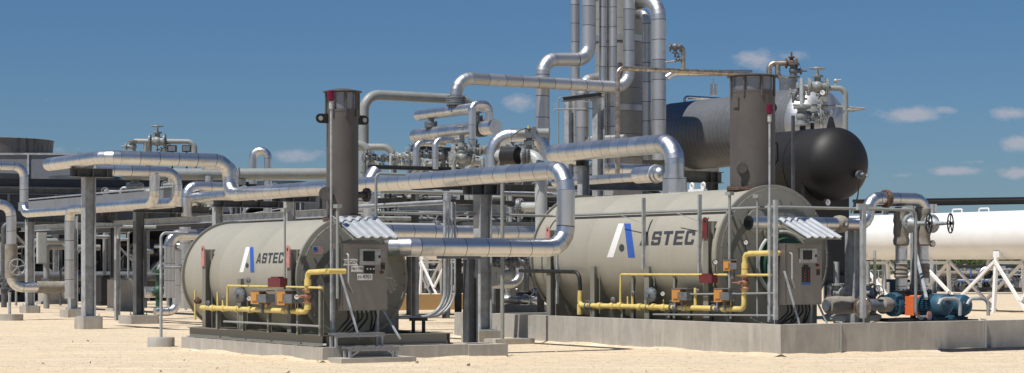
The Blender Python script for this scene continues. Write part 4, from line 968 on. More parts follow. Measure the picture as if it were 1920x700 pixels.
# ------------------------------------------------------------------ tower group
YT = 64.4
c = P(1160, 500, YT); T = thing('column_tower', V((c.x, c.y, 0)), 'tall grey insulated tower rising out of the picture behind clad pipes', 'tower')
obj('shell', MB().lathe(V((c.x, c.y, 0)), Z, [(0, .77), (16, .77)], 64, vs=.75), M['tower_skin'], T)
for py in (0, 80, 210): obj('band', MB().lathe(V((c.x, c.y, zat(py, YT))), Z, [(0, .77), (0, .805), (.2, .805), (.2, .77)], 64, close=False), M['clad_tower'], T)
obj('skirt_opening', MB().box(V((c.x+.1, c.y-.78, 1.2)), (.5, .1, .7)), M['dark'], T)
def vp(px, w, Y, y0, y1): return [P(px, y0, Y), P(px, y1, Y)]
def vpipe(lab, pts, r, **k): return pipe(lab, pts, r, 'clad_tower', .62, Rb=k.pop('Rb', .6), **k)
vpipe('leftmost tall clad riser of the tower group', vp(1078.5, 0, 64.5, 430, -60), .148)
pts = [P(1104, -60, 62.4), P(1104, 112, 62.4), P(1017.5, 112, 61.4), P(1017.5, 300, 61.4)]
vpipe('wide clad riser that jogs left to a lower drop beside the tower', pts, .218, Rb=.5, gores=7)
vpipe('slim clad riser third in the tower group', vp(1130, 0, 62.6, 350, -60), .118)
vpipe('slim clad riser fourth in the tower group', vp(1149.5, 0, 62.6, 350, -60), .127)
pts = route(P(1179, -60, 62.7), ('z', 165), ('w', 855), ('z', 186)); 
hp = vpipe('clad riser before the tower that turns into a long high level run', pts, .186, Rb=.52, gores=6)
e = pts[-1]; obj('flange', MB().flange(e, Z, .30, .12, 16).flange(e-Z*.13, Z, .30, .12, 16).cyl(e-Z*.1, e-Z*.4, .17), M['stl'], hp)
pts = [P(1195, 38, 73), P(1212.5, 24, 71), P(1212.5, 300, 70.5)]
vpipe('clad riser with small bend at its top right of the tower', [P(1185, 26, 64.4), P(1212.5, 26, 63.4), P(1212.5, 300, 63.4)], .148, Rb=.36)
vpipe('rightmost thick clad riser bending into the tower near the top', [P(1175, 2, 64.6), P(1235.5, 2, 63), P(1235.5, 300, 63)], .23, Rb=.68, gores=8)
vpipe('short clad elbow between risers behind the high level run', [P(1130, 148, 64.2), P(1092, 152, 63.4), P(1092, 270, 63.4)], .205, Rb=.5)
c = P(1125, 150, 72); 
# ladder-like clips between V3,V4
mb = MB()
for k in range(26): mb.box(P(1139.5, 10+k*13, 62.7), (.09, .09, .035), (X, Yv, Z))
mb.bar(P(1139.5, -60, 62.75), P(1139.5, 345, 62.75), .05, .05)
obj('pipe_clip_rail', mb, M['galv'], None, 'narrow clip rail between the two slim risers', 'rail')
# thin bare pipe I
q = P(1158, 350, 58); pts = route(q, ('z', 128), ('x', 1405)); pts[2] = P(1405, 139, 60)
ip = pipe('thin bare stainless pipe crossing high from the tower to the thick stack', pts, .07, 'stain', name='bare_pipe', Rb=.2)
pipe('clad taper of pipe behind the thin stainless pipe near the thick stack', [P(1250, 146, 60.5), P(1262, 137, 60.5), P(1408, 137, 62)], .10, 'clad', .4)
q = P(1281, 133, 59); o = pipe('small scorched branch pipe with valves beside the rightmost riser', route(q, ('z', 88), ('x', 1254)), .065, 'stain', name='branch_pipe', Rb=.12); valve(o, P(1266, 88, 59), X, -Z, .09, 'stl', False); valve(o, P(1272, 112, 59), X, Z, .05, 'stl'); obj('tap_line', MB().cyl(P(1248, 117, 59), P(1281, 113, 59), .025), M['stain'], o)
# steel portal frame
Y = 57
for px, y0, w, lab in ((1068, 187, .26, 'left galvanised leg of the portal frame before the tower'), (1122, 183, .3, 'right galvanised leg of the portal frame before the tower')):
    column(lab, px, Y+(1122-px)*.02, y0, w, 'galv', (.7, .3))
ibm('dark top beam of the portal frame before the tower', P(1056, 187, 57.5), P(1128, 178, 56.6), .12, .25, 'dgalv')
ibm('inner light beam of the portal frame', P(1098, 188, 59), P(1128, 186, 58), .12, .12, 'galv')
for px, lab in ((1047, 'thin vent tube left of the portal frame'), (1105, 'thin tube inside the portal frame')):
    pipe(lab, route(P(px, 300, 58), ('z', 183), ('x', px+8)), .02, 'grey', name='vent_tube', cat='tube', Rb=.1)
pipe('thin cross tube left of the portal frame with a hooked end', [P(1038, 213, 57), P(1038, 205, 57), P(1112, 204, 57)], .018, 'grey', name='vent_tube', cat='tube', Rb=.08)
# ------------------------------------------------------------------ big pipe N into heater 2
YN = 43.05; q = P(1265, 362, YN); pts = route(q, ('z', 268), ('u', 1030)); pts.append(pts[-1]+W*1.1+U*.3)
o = pipe('biggest clad pipe rising from the larger heater and running back left', pts, .215, 'clad', .34, Rb=.46, gores=8)
obj('sleeve', MB().lathe(q-Z*.1, Z, [(0, .265), (.44, .265), (.44, .21)], 36, close=False, vs=.4), M['clad'], o)
b0 = P(1080, 306, 46.4); ibm('dark saddle beam under the biggest clad pipe', b0, along(b0, W, 1104), .14, .3, 'dgalv', stiff=1)
column('galvanised post under the biggest clad pipe', 1094, 46.5, 312, .24, 'galv', None)
a = P(1236, 326, 50); b = along(a, U, 1195); o = pipe('fat clad valve cover behind the biggest clad pipe', [along(a, U, 1195), a], .215, 'clad', .3, name='valve_cover')
obj('strap', MB().torus(along(a, U, 1230), U, .225, .02, 28, 6), M['galv'], o)
obj('end_cap', MB().ball(a-U*.02, .19, 20), M['clad'], o)
a = P(1196, 332, 51); pipe('slimmer clad pipe leading left from the fat valve cover', [a, along(a, U, 1040)], .12, 'clad', .6)
a = P(1110, 316, 58); pipe('clad pipe glowing tan behind the biggest clad pipe', [a, along(a, W, 1236)], .17, 'clad', .45)
a = P(1100, 262, 62); pipe('dull clad pipe behind the portal frame', [a, P(1172, 258, 61)], .10, 'clad_tower', .5)
ibm('dark beam below the fat valve cover', P(1050, 348, 54), P(1245, 350, 54), .24, .2, 'dgalv')
ibm('dark lower beam behind the top of the larger heater', P(960, 372, 60), P(1245, 374, 60), .2, .2, 'dgalv')
# lugs on heater 2 top
c = along(loc(C2, 1.9, 0, 0), U, 1308); c = V((c.x, c.y, 3.34))
obj('lifting_bracket', MB().box(c, (.1, .55, .05)).torus(c+Z*.1-U*.2, W, .055, .025, 16, 6).torus(c+Z*.1+U*.2, W, .055, .025, 16, 6).box(c+Z*.04-U*.2, (.05, .1, .08)).box(c+Z*.04+U*.2, (.05, .1, .08)), M['wht'], H2)
# ------------------------------------------------------------------ insulated vessel J
a = P(1524, 233, 61.4); c0 = along(a, U, 1228); rJ = 69.5/F*61.4; L = (a-c0).length
prof = [(0, 0), (0, rJ*.8), (.05, rJ), (L, rJ)]
T = thing('insulated_vessel', V((a.x, a.y, 0)), 'huge clad horizontal vessel high behind the thick brown stack', 'vessel')
obj('shell', MB().lathe(c0, a-c0, [(0, 0), (0, rJ*.8), (.02, rJ), (L, rJ)], 72, close=False, vs=.21), M['clad_vessel'], T)
hd = [(0, rJ)]+[(rJ*.72*math.sin(x), rJ*math.cos(x)) for x in [R(5+k*8.5) for k in range(11)]]
mb = MB(); d = (a-c0).normalized(); n = 24; aa, bb = basis(d)
for k in range(n):            # head of tapering gore sheets
    s = len(mb.v)
    for t_, r_ in hd:
        for e in range(4):
            an = 2*math.pi*(k+e/3*.995)/n; mb.v.append(a+d*t_+(aa*math.cos(an)+bb*math.sin(an))*max(r_, 1e-3)*(1+.006*(e/3)))
    for j in range(len(hd)-1):
        for e in range(3): mb.face((s+j*4+e, s+j*4+e+1, s+j*4+4+e+1, s+j*4+4+e), [(0, k+.1), (0, k+.5), (0, k+.9), (0, k+.9)])
obj('head', mb, M['clad_tower'], T)
for px in (1300, 1470):
    q = along(a, U, px); obj('saddle', MB().prism(q-U*.15, W, Z, [(-rJ*.85, -rJ*1.05), (rJ*.85, -rJ*1.05)]+[(rJ*1.01*math.cos(x), -rJ*1.01*math.sin(x)) for x in [R(v) for v in range(35, 150, 10)]], U*.3), M['galv'], T)
    for sg in (-1, 1): b = q+W*sg*.8; obj('leg', MB().ibeam(V((b.x, b.y, 0)), V((b.x, b.y, q.z-rJ*1.05)), .3, .3, .02, W), M['dgalv'], T)
    obj('crossbeam', MB().ibeam(q-W*1.2-Z*(rJ*1.05+.2), q+W*1.2-Z*(rJ*1.05+.2), .38, .3, .02), M['dgalv'], T)
q = along(a, U, 1284); pipe('low clad loop on top of the huge clad vessel', [q+Z*(rJ-.1), q+Z*(rJ+.17), along(q+Z*(rJ+.17), W, 1370)], .06, 'clad', .5, Rb=.12)
q = P(1338, 180, 66); obj('vent_nozzle', MB().cyl(q, q+Z*.4, .13).cyl(q+Z*.4, q+Z*.6, .03), M['clad'], None, 'short clad nozzle on the back of the huge clad vessel', 'nozzle')
# relief piping above J head
Y = 60; T = thing('relief_piping', P(1530, 240, Y), 'grey valve tree with handwheel standing before the huge vessel head', 'valves')
obj('pipe_run', MB().tube([P(1500, 165, Y), P(1585, 166, Y), P(1585, 245, Y)], .085, .22, 14), M['grey'], T)
valve(T, P(1533, 163, Y), X, Z, .16, 'grey'); valve(T, P(1505, 165, Y), X, -Z, .1, 'grey', False)
obj('branch', MB().tube([P(1541, 166, Y), P(1541, 240, Y)], .05, n=10), M['grey'], T)
valve(T, P(1541, 190, Y), Z, -Yv, .11, 'grey', False); valve(T, P(1542, 215, Y), Z, X, .08, 'grey')
obj('drain_line', MB().tube([P(1487, 197, Y), P(1541, 198, Y), P(1590, 202, Y), P(1622, 204, Y)], .035, n=8).cyl(P(1580, 207, Y), P(1600, 207, Y), .09, .05).cyl(P(1600, 207, Y), P(1623, 204, Y), .05, .02), M['grey'], T)
for px in (1505, 1523): 
    obj('branch', MB().cyl(P(px, 245, 50), P(px, 205 if px < 1510 else 222, 50), .08 if px < 1510 else .05), M['dark'], T)
valve(T, P(1504, 218, 50), Z, X, .13, 'grey'); valve(T, P(1523, 220, 50), Z, X+Z*.2, .08, 'grey'); valve(T, P(1503, 175, 58), Z, -X, .1, 'grey'); valve(T, P(1497, 184, 58), X, Z, .09, 'stl', False)
obj('branch', MB().cyl(P(1503, 205, 55), P(1503, 150, 58), .06), M['grey'], T); gauge(T, P(1542, 174, 59.6), -Yv, .1)
obj('vent_valve', MB().cyl(P(1567, 165, Y), P(1567, 150, Y), .04).cyl(P(1567, 151, Y), P(1577, 150, Y), .025).ball(P(1567, 152, Y), .07), M['galv'], T)
# rusty relief assembly behind stack 2
Y = 64; pts = [P(1442, 150, Y), P(1442, 119, Y), P(1488, 119, Y), P(1488, 150, Y)]
o = pipe('scorched pipe loop with rusty valves above the thick stack', pts, .09, 'stain', name='relief_loop', Rb=.2); valve(o, P(1484, 119, Y), X, Z, .10, 'rust', False); valve(o, P(1488, 133, Y), Z, X, .12, 'stl', False); obj('branch', MB().tube([P(1458, 119, Y), P(1458, 145, Y), P(1480, 150, Y)], .09, .2, 10), M['stain'], o)
obj('nozzle', MB().cyl(P(1478, 175, Y), P(1478, 148, Y), .3).cyl(P(1488, 150, Y), P(1488, 175, Y), .12), M['stl'], o)
# ------------------------------------------------------------------ black vessel
a = P(1566, 308, 46); rK = 69/F*46; c0 = along(a, U, 1462); c0 = c0+U*.6
T = thing('black_vessel', V((a.x, a.y, 0)), 'matt black round-ended vessel right of the thick stack', 'vessel')
d = (a-c0).normalized(); L = (a-c0).length
prof = [(0, 0)]+[(rK*.5*(1-math.cos(R(x))), rK*math.sin(R(x))) for x in range(10, 91, 10)]+[(L-.9, rK), (L-.9, rK*1.012), (L-.86, rK*1.012), (L-.86, rK), (L, rK)]+[(L+rK*.72*math.sin(R(x)), rK*math.cos(R(x))) for x in range(8, 91, 8)]+[(L+rK*.72, 0)]
obj('shell', MB().lathe(c0, d, prof, 72, close=False), M['black'], T, sharp=25)
q = c0+d*(L-1.5); 
for dd in (.25, L-.35):
    q = c0+d*dd
    obj('saddle', MB().prism(q-U*.06, W, Z, [(-rK*.8, -2.6), (rK*.8, -2.6), (rK*.8, -rK*.62)]+[(rK*1.01*math.cos(x), -rK*1.01*math.sin(x)) for x in [R(v) for v in range(38, 150, 10)]]+[(-rK*.8, -rK*.62)], U*.12), M['dark'], T)
obj('skid_beam', MB().ibeam(c0-W*.6-Z*2.7, c0+d*L-W*.6-Z*2.7, .3, .25).ibeam(c0+W*.6-Z*2.7, c0+d*L+W*.6-Z*2.7, .3, .25), M['dgalv'], T)
for sg in (-1, 1):
    for dd in (.2, L-.2):
        q = c0+d*dd+W*sg*.6; obj('leg', MB().ibeam(V((q.x, q.y, 0)), V((q.x, q.y, q.z-2.8)), .22, .22, .014, W), M['dgalv'], T)
q = c0+d*(L-.15)+Z*rK; obj('lifting_lug', MB().prism(q-W*.015, d, Z, [(-.16, -.05), (.16, -.05), (.07, .2), (.04, .25), (-.04, .25), (-.07, .2)], W*.03), M['dark'], T)
q = a+d*(rK*.55)+W*.15-Z*.28; v = obj('nozzle', MB().cyl(q-d*.05, q+d*.2, .07).flange(q+d*.2, d, .11, .05, 8).ball(q+d*.3, .06), M['stl'], T); gauge(T, q+d*.3+W*.12, d, .05)
q = P(1551, 380, 45.2); gauge(T, q, -U, .09)
obj('cable', MB().tube([P(1612, 335, 45), P(1608, 370, 45), P(1595, 400, 45)], .015, .2, 8), M['dark'], T)
a = P(1487, 247, 44.5); obj('strut_post', MB().bar(P(1487, 385, 44.2), P(1487, 217, 44.2), .07, .05, U), M['dgalv'], None, 'dark slotted strut in front of the black vessel', 'strut')
# ------------------------------------------------------------------ right hand piping over pumps
Y0 = loc(C2, 0, 1.9, 0)
a = ps(C2, 2.1, 1404, 418); b = along(a, W, 1628); rR = .125
pts = [a, b, V((b.x, b.y, zat(372, b.y)))]; pts.append(along(pts[-1], W, 1733)); e = pts[-1]; pts.append(V((e.x, e.y, zat(400, e.y))))
o = pipe('clad outlet pipe from the larger heater stepping up and over the pump risers', pts, .135, 'clad', .5, Rb=.3, gores=4)
obj('blanket', MB().lathe(along(a, W, 1566), W, [(0, .14), (.03, .17), (.12, .185), (.22, .17), (.25, .14)], 22), M['wrap'], o)
obj('flange', MB().flange(along(pts[2], W, 1661), W, .19, .09, 14), M['rust'], o)
gauge(o, along(a, W, 1574)-U*.19, -U, .05)
obj('end_disc', MB().cyl(a-W*.01, a, .15, n=30), M['screen'], o)
obj('wall_plate', MB().cyl(ps(C2, 2.44, 1418, 415), ps(C2, 2.44, 1418, 415)-U*.02, .24, n=30), M['heater'], H2)
for i, (px, sd, lab) in enumerate(((1690, .0, 'left wrapped riser pipe with wheel valve behind the orange guard'), (1730, .0, 'right wrapped riser pipe with wheel valve behind the blue motors'))):
    s = 2.1; top = ps(C2, s, px, 385); bt = V((top.x, top.y, .5))
    def zz(py): return V((top.x, top.y, zat(py, top.y)))
    o = thing('wrapped_riser', V((top.x, top.y, .12)), lab, 'pipe', 'wrapped risers above the pumps')
    obj('pipe_run', MB().tube([zz(390), zz(560), zz(585)], .125, n=24, clad=.5), M['clad'], o)
    mb = MB()
    for y0, y1, r_ in ((388, 462, .165), (494, 522, .145)): 
        A_ = zz(y1); Lh = (zz(y0)-A_).length; k = 10; mb.lathe(A_, Z, [(0, .12)]+[(Lh*(j+.5)/k, r_+.012*math.sin(j*2.3+i)) for j in range(k)]+[(Lh, .12)], 26)
    obj('blanket', mb, M['wrap'], o)
    obj('flange', MB().flange(zz(548), Z, .2, .08, 12).flange(zz(556), Z, .2, .06, 12).cyl(zz(560), zz(590), .09), M['dark'], o)
    fv = zz(420)-U*.22+W*.03; v = obj('valve', MB().cyl(fv+U*.2, fv-U*.05, .11).flange(fv-U*.02, U, .2, .07, 14).lathe(fv-U*.05, -U, [(0, .14), (.1, .1), (.14, .05), (.42, .035), (.42, 0)], 18).cyl(fv-U*.05, fv+W*.28-U*.4, .03), M['galv'], o)
    handwheel(fv+W*.12-U*.45, (W*.55-U).normalized(), .205, v, 'dark')
gauge(o, zz(457)+W*.18-U*.1, (-U).normalized(), .07)
# pumps and motors
for i, (px, py, lab) in enumerate(((1775, 573, 'left blue electric motor with fan cover beside the orange guard'), (1812, 573, 'right blue electric motor behind the low wall'))):
    s = .75+i*.25; fc = ps(C2, s, px, py); L = .66; r = .235-.01*i
    T = thing('electric_motor', V((fc.x, fc.y, .12))+U*L/2, lab, 'motor', 'blue motors behind the wall')
    obj('fan_cover', MB().lathe(fc, U, [(0, 0), (0, r*.62), (.03, r*.9), (.08, r), (.26, r)], 36, close=False), M['blue'], T)
    obj('grille', MB().cyl(fc-U*.004, fc, r*.52, n=30), M['dark'], T)
    gs = MB()
    for k in range(3): gs.torus(fc-U*.008, U, r*(.16+.15*k), .008, 24, 5)
    for k in range(8): an = k*math.pi/4; e = W*math.cos(an)+Z*math.sin(an); gs.bar(fc-U*.008, fc-U*.008+e*r*.5, .008, .008)
    obj('grille_wire', gs, M['blue'], T)
    body = MB().cyl(fc+U*.2, fc+U*L, r*.88, n=36)
    for k in range(36):
        an = 2*math.pi*k/36; e = W*math.cos(an)+Z*math.sin(an); body.box(fc+U*(.26+.17)+e*r*.92, (.012, .36, .035), (e.cross(U), U, e))
    obj('stator', body, M['blue'], T)
    obj('foot', MB().box(fc+U*.4-Z*(r+.04), (.44, .45, .05)).box(fc+U*.4-Z*(r-.02), (.3, .4, .12)), M['blue'], T)
    obj('lifting_eye', MB().torus(fc+U*.5+Z*(r+.03), U, .03, .01, 12, 6), M['blk'], T)
    obj('baseplate', MB().box(fc+U*.9-Z*(r+.10), (.6, 1.9, .07)), M['dark'], T)
    pc = fc+U*(L+.75)
    G = thing('centrifugal_pump', V((pc.x, pc.y, .12)), ['dark blue green pump casing coupled behind the orange guard', 'second pump casing hidden behind the right blue motor'][i], 'pump')
    obj('casing', MB().lathe(pc, U, [(0, .1), (.02, .22), (.16, .26), (.3, .22), (.32, .1)], 28).cyl(pc-U*.25, pc, .1).cyl(pc+Z*.1+U*.15, pc+Z*.5+U*.15, .09).flange(pc+Z*.5+U*.15, Z, .17, .06), M['blue'] if i == 0 else M['dark'], G)
    obj('guard', MB().box(fc+U*(L+.2)-W*.05-Z*.02, (.34, .26, .40)).cyl(fc+U*(L+.04), fc+U*(L+.36), .20, n=24), M['orange'], G)
    obj('nozzle', MB().cyl(pc+U*.1-W*.2, pc+U*.1-W*.75, .11).flange(pc+U*.1-W*.35, W, .2, .07, 12).flange(pc+U*.1-W*.7, W, .2, .07, 12), M['stl'], G)
for i, (px, lab) in enumerate(((1800, 'curved conduit looping down beside the left blue motor'), (1853, 'curved conduit looping down right of the right blue motor'))):
    e = ps(C2, .5+.15*i, px, 592); m_ = V((e.x, e.y, zat(560, e.y)))
    pipe(lab, [e, m_, m_-W*.42+U*.1, m_-W*.5+U*.1-Z*.12], .038, 'galv', name='cable_conduit', cat='conduit', Rb=.16)
q = ps(C2, .4, 1743, 597); obj('lug_plate', MB().prism(q, W, Z, [(-.06, 0), (.06, 0), (.06, .09), (.03, .14), (-.03, .14), (-.06, .09)], U*.02).cyl(q+Z*.08-U*.002, q+Z*.08-U*.004, .025, n=12), M['pink'], None, 'small pink lug plate in front of the left blue motor', 'lug')
# suction line with wrapped strainer
a = ps(C2, 1.5, 1548, 573); b = along(a, W, 1672)
o = pipe('suction pipe with wrapped strainer behind the wall right of the cabinet', [a, b], .12, 'stl', name='suction_pipe')
obj('blanket', MB().lathe(along(a, W, 1551), W, [(0, .1), (.02, .17), (.25, .19), (.5, .175), (.64, .18), (.66, .1)], 26), M['wrap'], o)
c = along(a, W, 1597); obj('strainer', MB().cyl(c, c-U*.32-Z*.06, .13).flange(c-U*.32-Z*.06, U, .2, .08, 16).flange(c+W*.3, W, .2, .08, 16).ball(c-U*.36-Z*.06, .1), M['stain'], o)
c2 = along(a, W, 1650); obj('blanket', MB().lathe(c2, W, [(0, .12), (.05, .16), (.25, .15), (.3, .12)], 22), M['wrap'], o)
q = along(a, W, 1638)+Z*.33; gauge(o, q-U*.1, -U, .07, q-Z*.3)
obj('green_flange', MB().flange(along(a, W, 1676), W, .25, .14, 16), M['blue'], o)
# two vertical valves behind strainer
for px, lab in ((1560, 'wheel valve on short riser right of the cabinet'), (1618, 'second wheel valve behind the square post')):
    c = ps(C2, 2.6, px+8, 555); T = thing('riser_valve', V((c.x, c.y, .12)), lab, 'valve'); c.z = .9
    obj('pipe_run', MB().cyl(V((c.x, c.y, .12)), c+Z*.9, .06).lathe(c-Z*.35, Z, [(0, .25), (.05, .3), (.12, .3), (.16, .2), (.2, .1)], 24), M['lgrey'], T); valve(T, c+Z*.25, Z, -U, .1, 'lgrey')
for i, (px, s, y0, lab, w) in enumerate(((1603, 2.2, 420, 'wide galvanised column behind the wheel valves', .34), (1712, 2.4, 385, 'galvanised column between the two wrapped risers', .1))):
    a = ps(C2, s, px, 560); column(lab, px, a.y, y0, w, 'galv', None, z0=.12)
a = ps(C2, 2.0, 1716, 470); b = ps(C2, .6, 1737, 560); obj('raking_brace', MB().bar(a, b, .06, .06), M['galv'], None, 'slanting galvanised brace from the wrapped risers to the motors', 'brace')
# steel grating in the gravel far right
q = V((0, yg(661), .03)); a = V(((1780-CX)*q.y/F, q.y, .03)); mb = MB()
for k in range(8): mb.bar(a+U*.06*k, a+U*.06*k+W*3.2, .025, .05)
for k in range(14): mb.bar(a+W*(.1+.23*k), a+W*(.1+.23*k)+U*.42, .02, .03)
obj('steel_grating', mb, M['dplate'], None, 'dark steel grating lying on gravel before the right wall', 'grating')
# ------------------------------------------------------------------ white tank right with frame
def wtank(pxr, Yr, pxl, pyc, r, label, legs, pyleg):
    a = P(pxr, pyc, Yr); c0 = along(a, U, pxl); L = (a-c0).length; d = (a-c0).normalized()
    T = thing('white_tank', V((a.x, a.y, 0)), label, 'tank')
    obj('shell', MB().lathe(c0, d, [(-r*.5, 0), (-r*.44, r*.5), (-r*.25, r*.87), (0, r), (L*.4, r), (L*.4, r*1.004), (L*.4+.03, r*1.004), (L*.4+.03, r), (L, r), (L+r*.25, r*.87), (L+r*.44, r*.5), (L+r*.5, 0)], 64, close=False), M['white'], T)
    q = MB()
    for px in (1795, 1845, 1702): 
        e = along(a, U, px)+Z*r if pxr > 1500 else c0+Z*r; q.tube([e-U*.25-Z*.05, e-U*.25+Z*.12, e+U*.25+Z*.12, e+U*.25-Z*.05], .03, .06, 8)
    obj('handle_bar', q, M['white'], T)
    for k, px in enumerate(legs):
        e = along(a, U, px)
        for sg in (-1, 1):
            f = e+W*sg*r*.75; ft = V((f.x, f.y, 0)); hd_ = V((f.x, f.y, e.z-r*.72)); obj('leg', MB().bar(ft+W*sg*.15, hd_, .12, .12), M['white'], T)
            obj('saddle_pad', MB().box(V((f.x, f.y, e.z-r*.78))-W*sg*.05, (.16, .3, .25)), M['white'], T)
        obj('cross_tie', MB().bar(e-W*r*.8-Z*(r+.12), e+W*r*.8-Z*(r+.12), .12, .12), M['white'], T)
    for k in range(len(legs)-1):
        e0 = along(a, U, legs[k]); e1 = along(a, U, legs[k+1])
        for sg in (-1, 1):
            f0 = e0+W*sg*r*.85; f1 = e1+W*sg*r*.85; m = (f0+f1)/2
            lo_ = lambda v, z: V((v.x, v.y, z)); g0 = lo_(f1+(f0-f1)*.64, 0); h1 = lo_(f1, e1.z-r*1.08)
            g1 = h1+(g0-h1)*.78
            obj('brace', MB().bar(h1, g0, .10, .10), M['white'], T); obj('brace', MB().bar(lo_(f0, e0.z-r*1.08), g1, .10, .10), M['white'], T)
    return T
wtank(2030, 70, 1575, 438.5, .90, 'long white horizontal tank on white braced legs at right', [1990, 1893, 1753, 1640], 586)
a = P(870, 462, 112); wtank(868, 112, 735, 462, .78, 'distant white tank on white braced legs between the heaters', [856, 808, 760], 553)
# tan berm
a = P(700, 583, 76); a.z = 0; b = along(a, W, 931)
mb = MB().box((a+b)/2+Z*.3, ((b-a).length, .4, .62)); 
obj('tan_wall', mb, M['tan'], None, 'low tan coated containment wall between the heaters', 'wall')
obj('concrete_kerb', MB().box(P(985, 582, 72)*1+Z*.0, (2.8, .4, .4)), M['conc2'], None, 'pale concrete kerb just beyond the long wall', 'kerb')
obj('concrete_kerb', MB().box(P(975, 560, 78), (2.6, .6, .3)), M['dgalv'], None, 'grey steel skid edge behind the larger heater rear', 'skid')
# skid valves seen at 920-1000, 480-560
vcluster(945, 505, 66, .75, 'dark valves seen beneath the low clad pipe', 'stl', 8, 5)
pipe('clad elbow low beyond the long concrete wall', route(P(905, 533, 68), ('w', 975), ('z', 490)), .16, 'clad', .35, Rb=.4)
vcluster(1000, 520, 70, .7, 'yellow tagged valves low beyond the larger heater', 'grey', 9, 5)
# dense process modules
def skid(label, px0, px1, Y, ztop, seed, n, mats=('dark', 'dplate', 'dark', 'air'), pm=('grey', 'galv', 'dgalv', 'stl', 'stl', 'dark', 'wrap'), gap=0, z0=.3):
    rr = random.Random(seed); a = P(px0, 500, Y); b = P(px1, 500, Y); a.z = b.z = 0; Lh = b.x-a.x
    T = thing('process_skid', (a+b)/2, label, 'equipment', rot=0)
    def q(x, y, z): return V((a.x+x, Y+y, z))
    obj('base_beam', MB().bar(q(0, -.9, .18), q(Lh, -.9, .18), .3, .3), M['dgalv'], T)
    x = 0; k = 0
    while x < Lh:
        w_ = min(rr.uniform(.8, 2.4), Lh-x+.01); hh = ztop*rr.uniform(.72, 1.0)
        if rr.random() > gap:
            mb = MB().box(q(x+w_/2, .8, z0+(hh-z0)/2), (w_-.04, 1.2, hh-z0), (X, Yv, Z))
            for zq in range(int(hh/.7)): mb.box(q(x+w_/2, .17, z0+.4+zq*.7), (w_-.1, .07, .09), (X, Yv, Z))
            obj('housing', mb, M[rr.choice(mats)], T)
        x += w_; k += 1
    np_ = max(2, int(Lh/3))
    for k in range(np_+1): 
        e = Lh*k/np_; obj('post', MB().ibeam(q(e, -.6, .3), q(e, -.6, ztop), .2, .2, .02, X), M[rr.choice(('galv', 'dgalv', 'dgalv'))], T)
    for zq in (.45, 1.0): obj('crossbeam', MB().ibeam(q(0, -.75, ztop*zq), q(Lh, -.75, ztop*zq), .2, .16, .02), M['dgalv'], T)
    for k in range(n):
        x = rr.uniform(0, Lh); z = rr.uniform(.4, ztop*.95); y = -rr.uniform(.2, 1.6); r = rr.choice((.03, .05, .05, .08, .12, .18))
        m_ = rr.choice(pm)
        if rr.random() < .45: pts = [q(x, y, .3), q(x, y, z), q(min(Lh, x+rr.uniform(.3, 2)), y, z)]
        elif rr.random() < .5: pts = [q(x, y, z), q(min(Lh, x+rr.uniform(1, 5)), y, z), q(min(Lh, x+rr.uniform(1, 5)), y, z*.5)]
        else: pts = [q(x, y, .3), q(x, y, z)]
        if r >= .12 and rr.random() < .6: m_ = 'clad'
        o = obj('pipe', MB().tube(pts, r, r*3, 10, .5 if m_ == 'clad' else None), M[m_], T)
        if k % 3 == 0: c = pts[0]*.4+pts[1]*.6; obj('valve', MB().ball(c, .16, 10).torus(c-Yv*.3, Yv, .2, .025, 16, 5).cyl(c, c-Yv*.3, .04, n=6).flange(c+(pts[1]-pts[0]).normalized()*.2, pts[1]-pts[0], .2, .06), M[rr.choice(('stl', 'grey', 'lgrey', 'dark'))], o)
    return T
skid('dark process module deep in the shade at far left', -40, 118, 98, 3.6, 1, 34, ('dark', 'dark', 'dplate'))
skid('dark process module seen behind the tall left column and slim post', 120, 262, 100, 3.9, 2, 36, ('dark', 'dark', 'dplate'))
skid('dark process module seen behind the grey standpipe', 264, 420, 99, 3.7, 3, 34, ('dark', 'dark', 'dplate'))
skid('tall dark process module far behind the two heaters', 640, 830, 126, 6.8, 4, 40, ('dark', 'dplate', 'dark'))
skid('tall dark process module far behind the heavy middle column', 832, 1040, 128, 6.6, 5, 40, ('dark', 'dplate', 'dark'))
skid('dark pump module just beyond the larger heater rear rim', 905, 1012, 74, 2.6, 6, 30, ('dark', 'dark'))
skid('low dark module beyond the white tank at far right', 1765, 1940, 132, 1.7, 8, 44, ('dark', 'dplate'), ('stl', 'lgrey', 'grey', 'lblue', 'dark', 'galv', 'wrap'))
skid('pale valve module seen between the second cabinet and the pump risers', 1545, 1600, 70, 1.9, 9, 22, ('dark',), ('lgrey', 'stl', 'galv', 'lgrey'), .6)
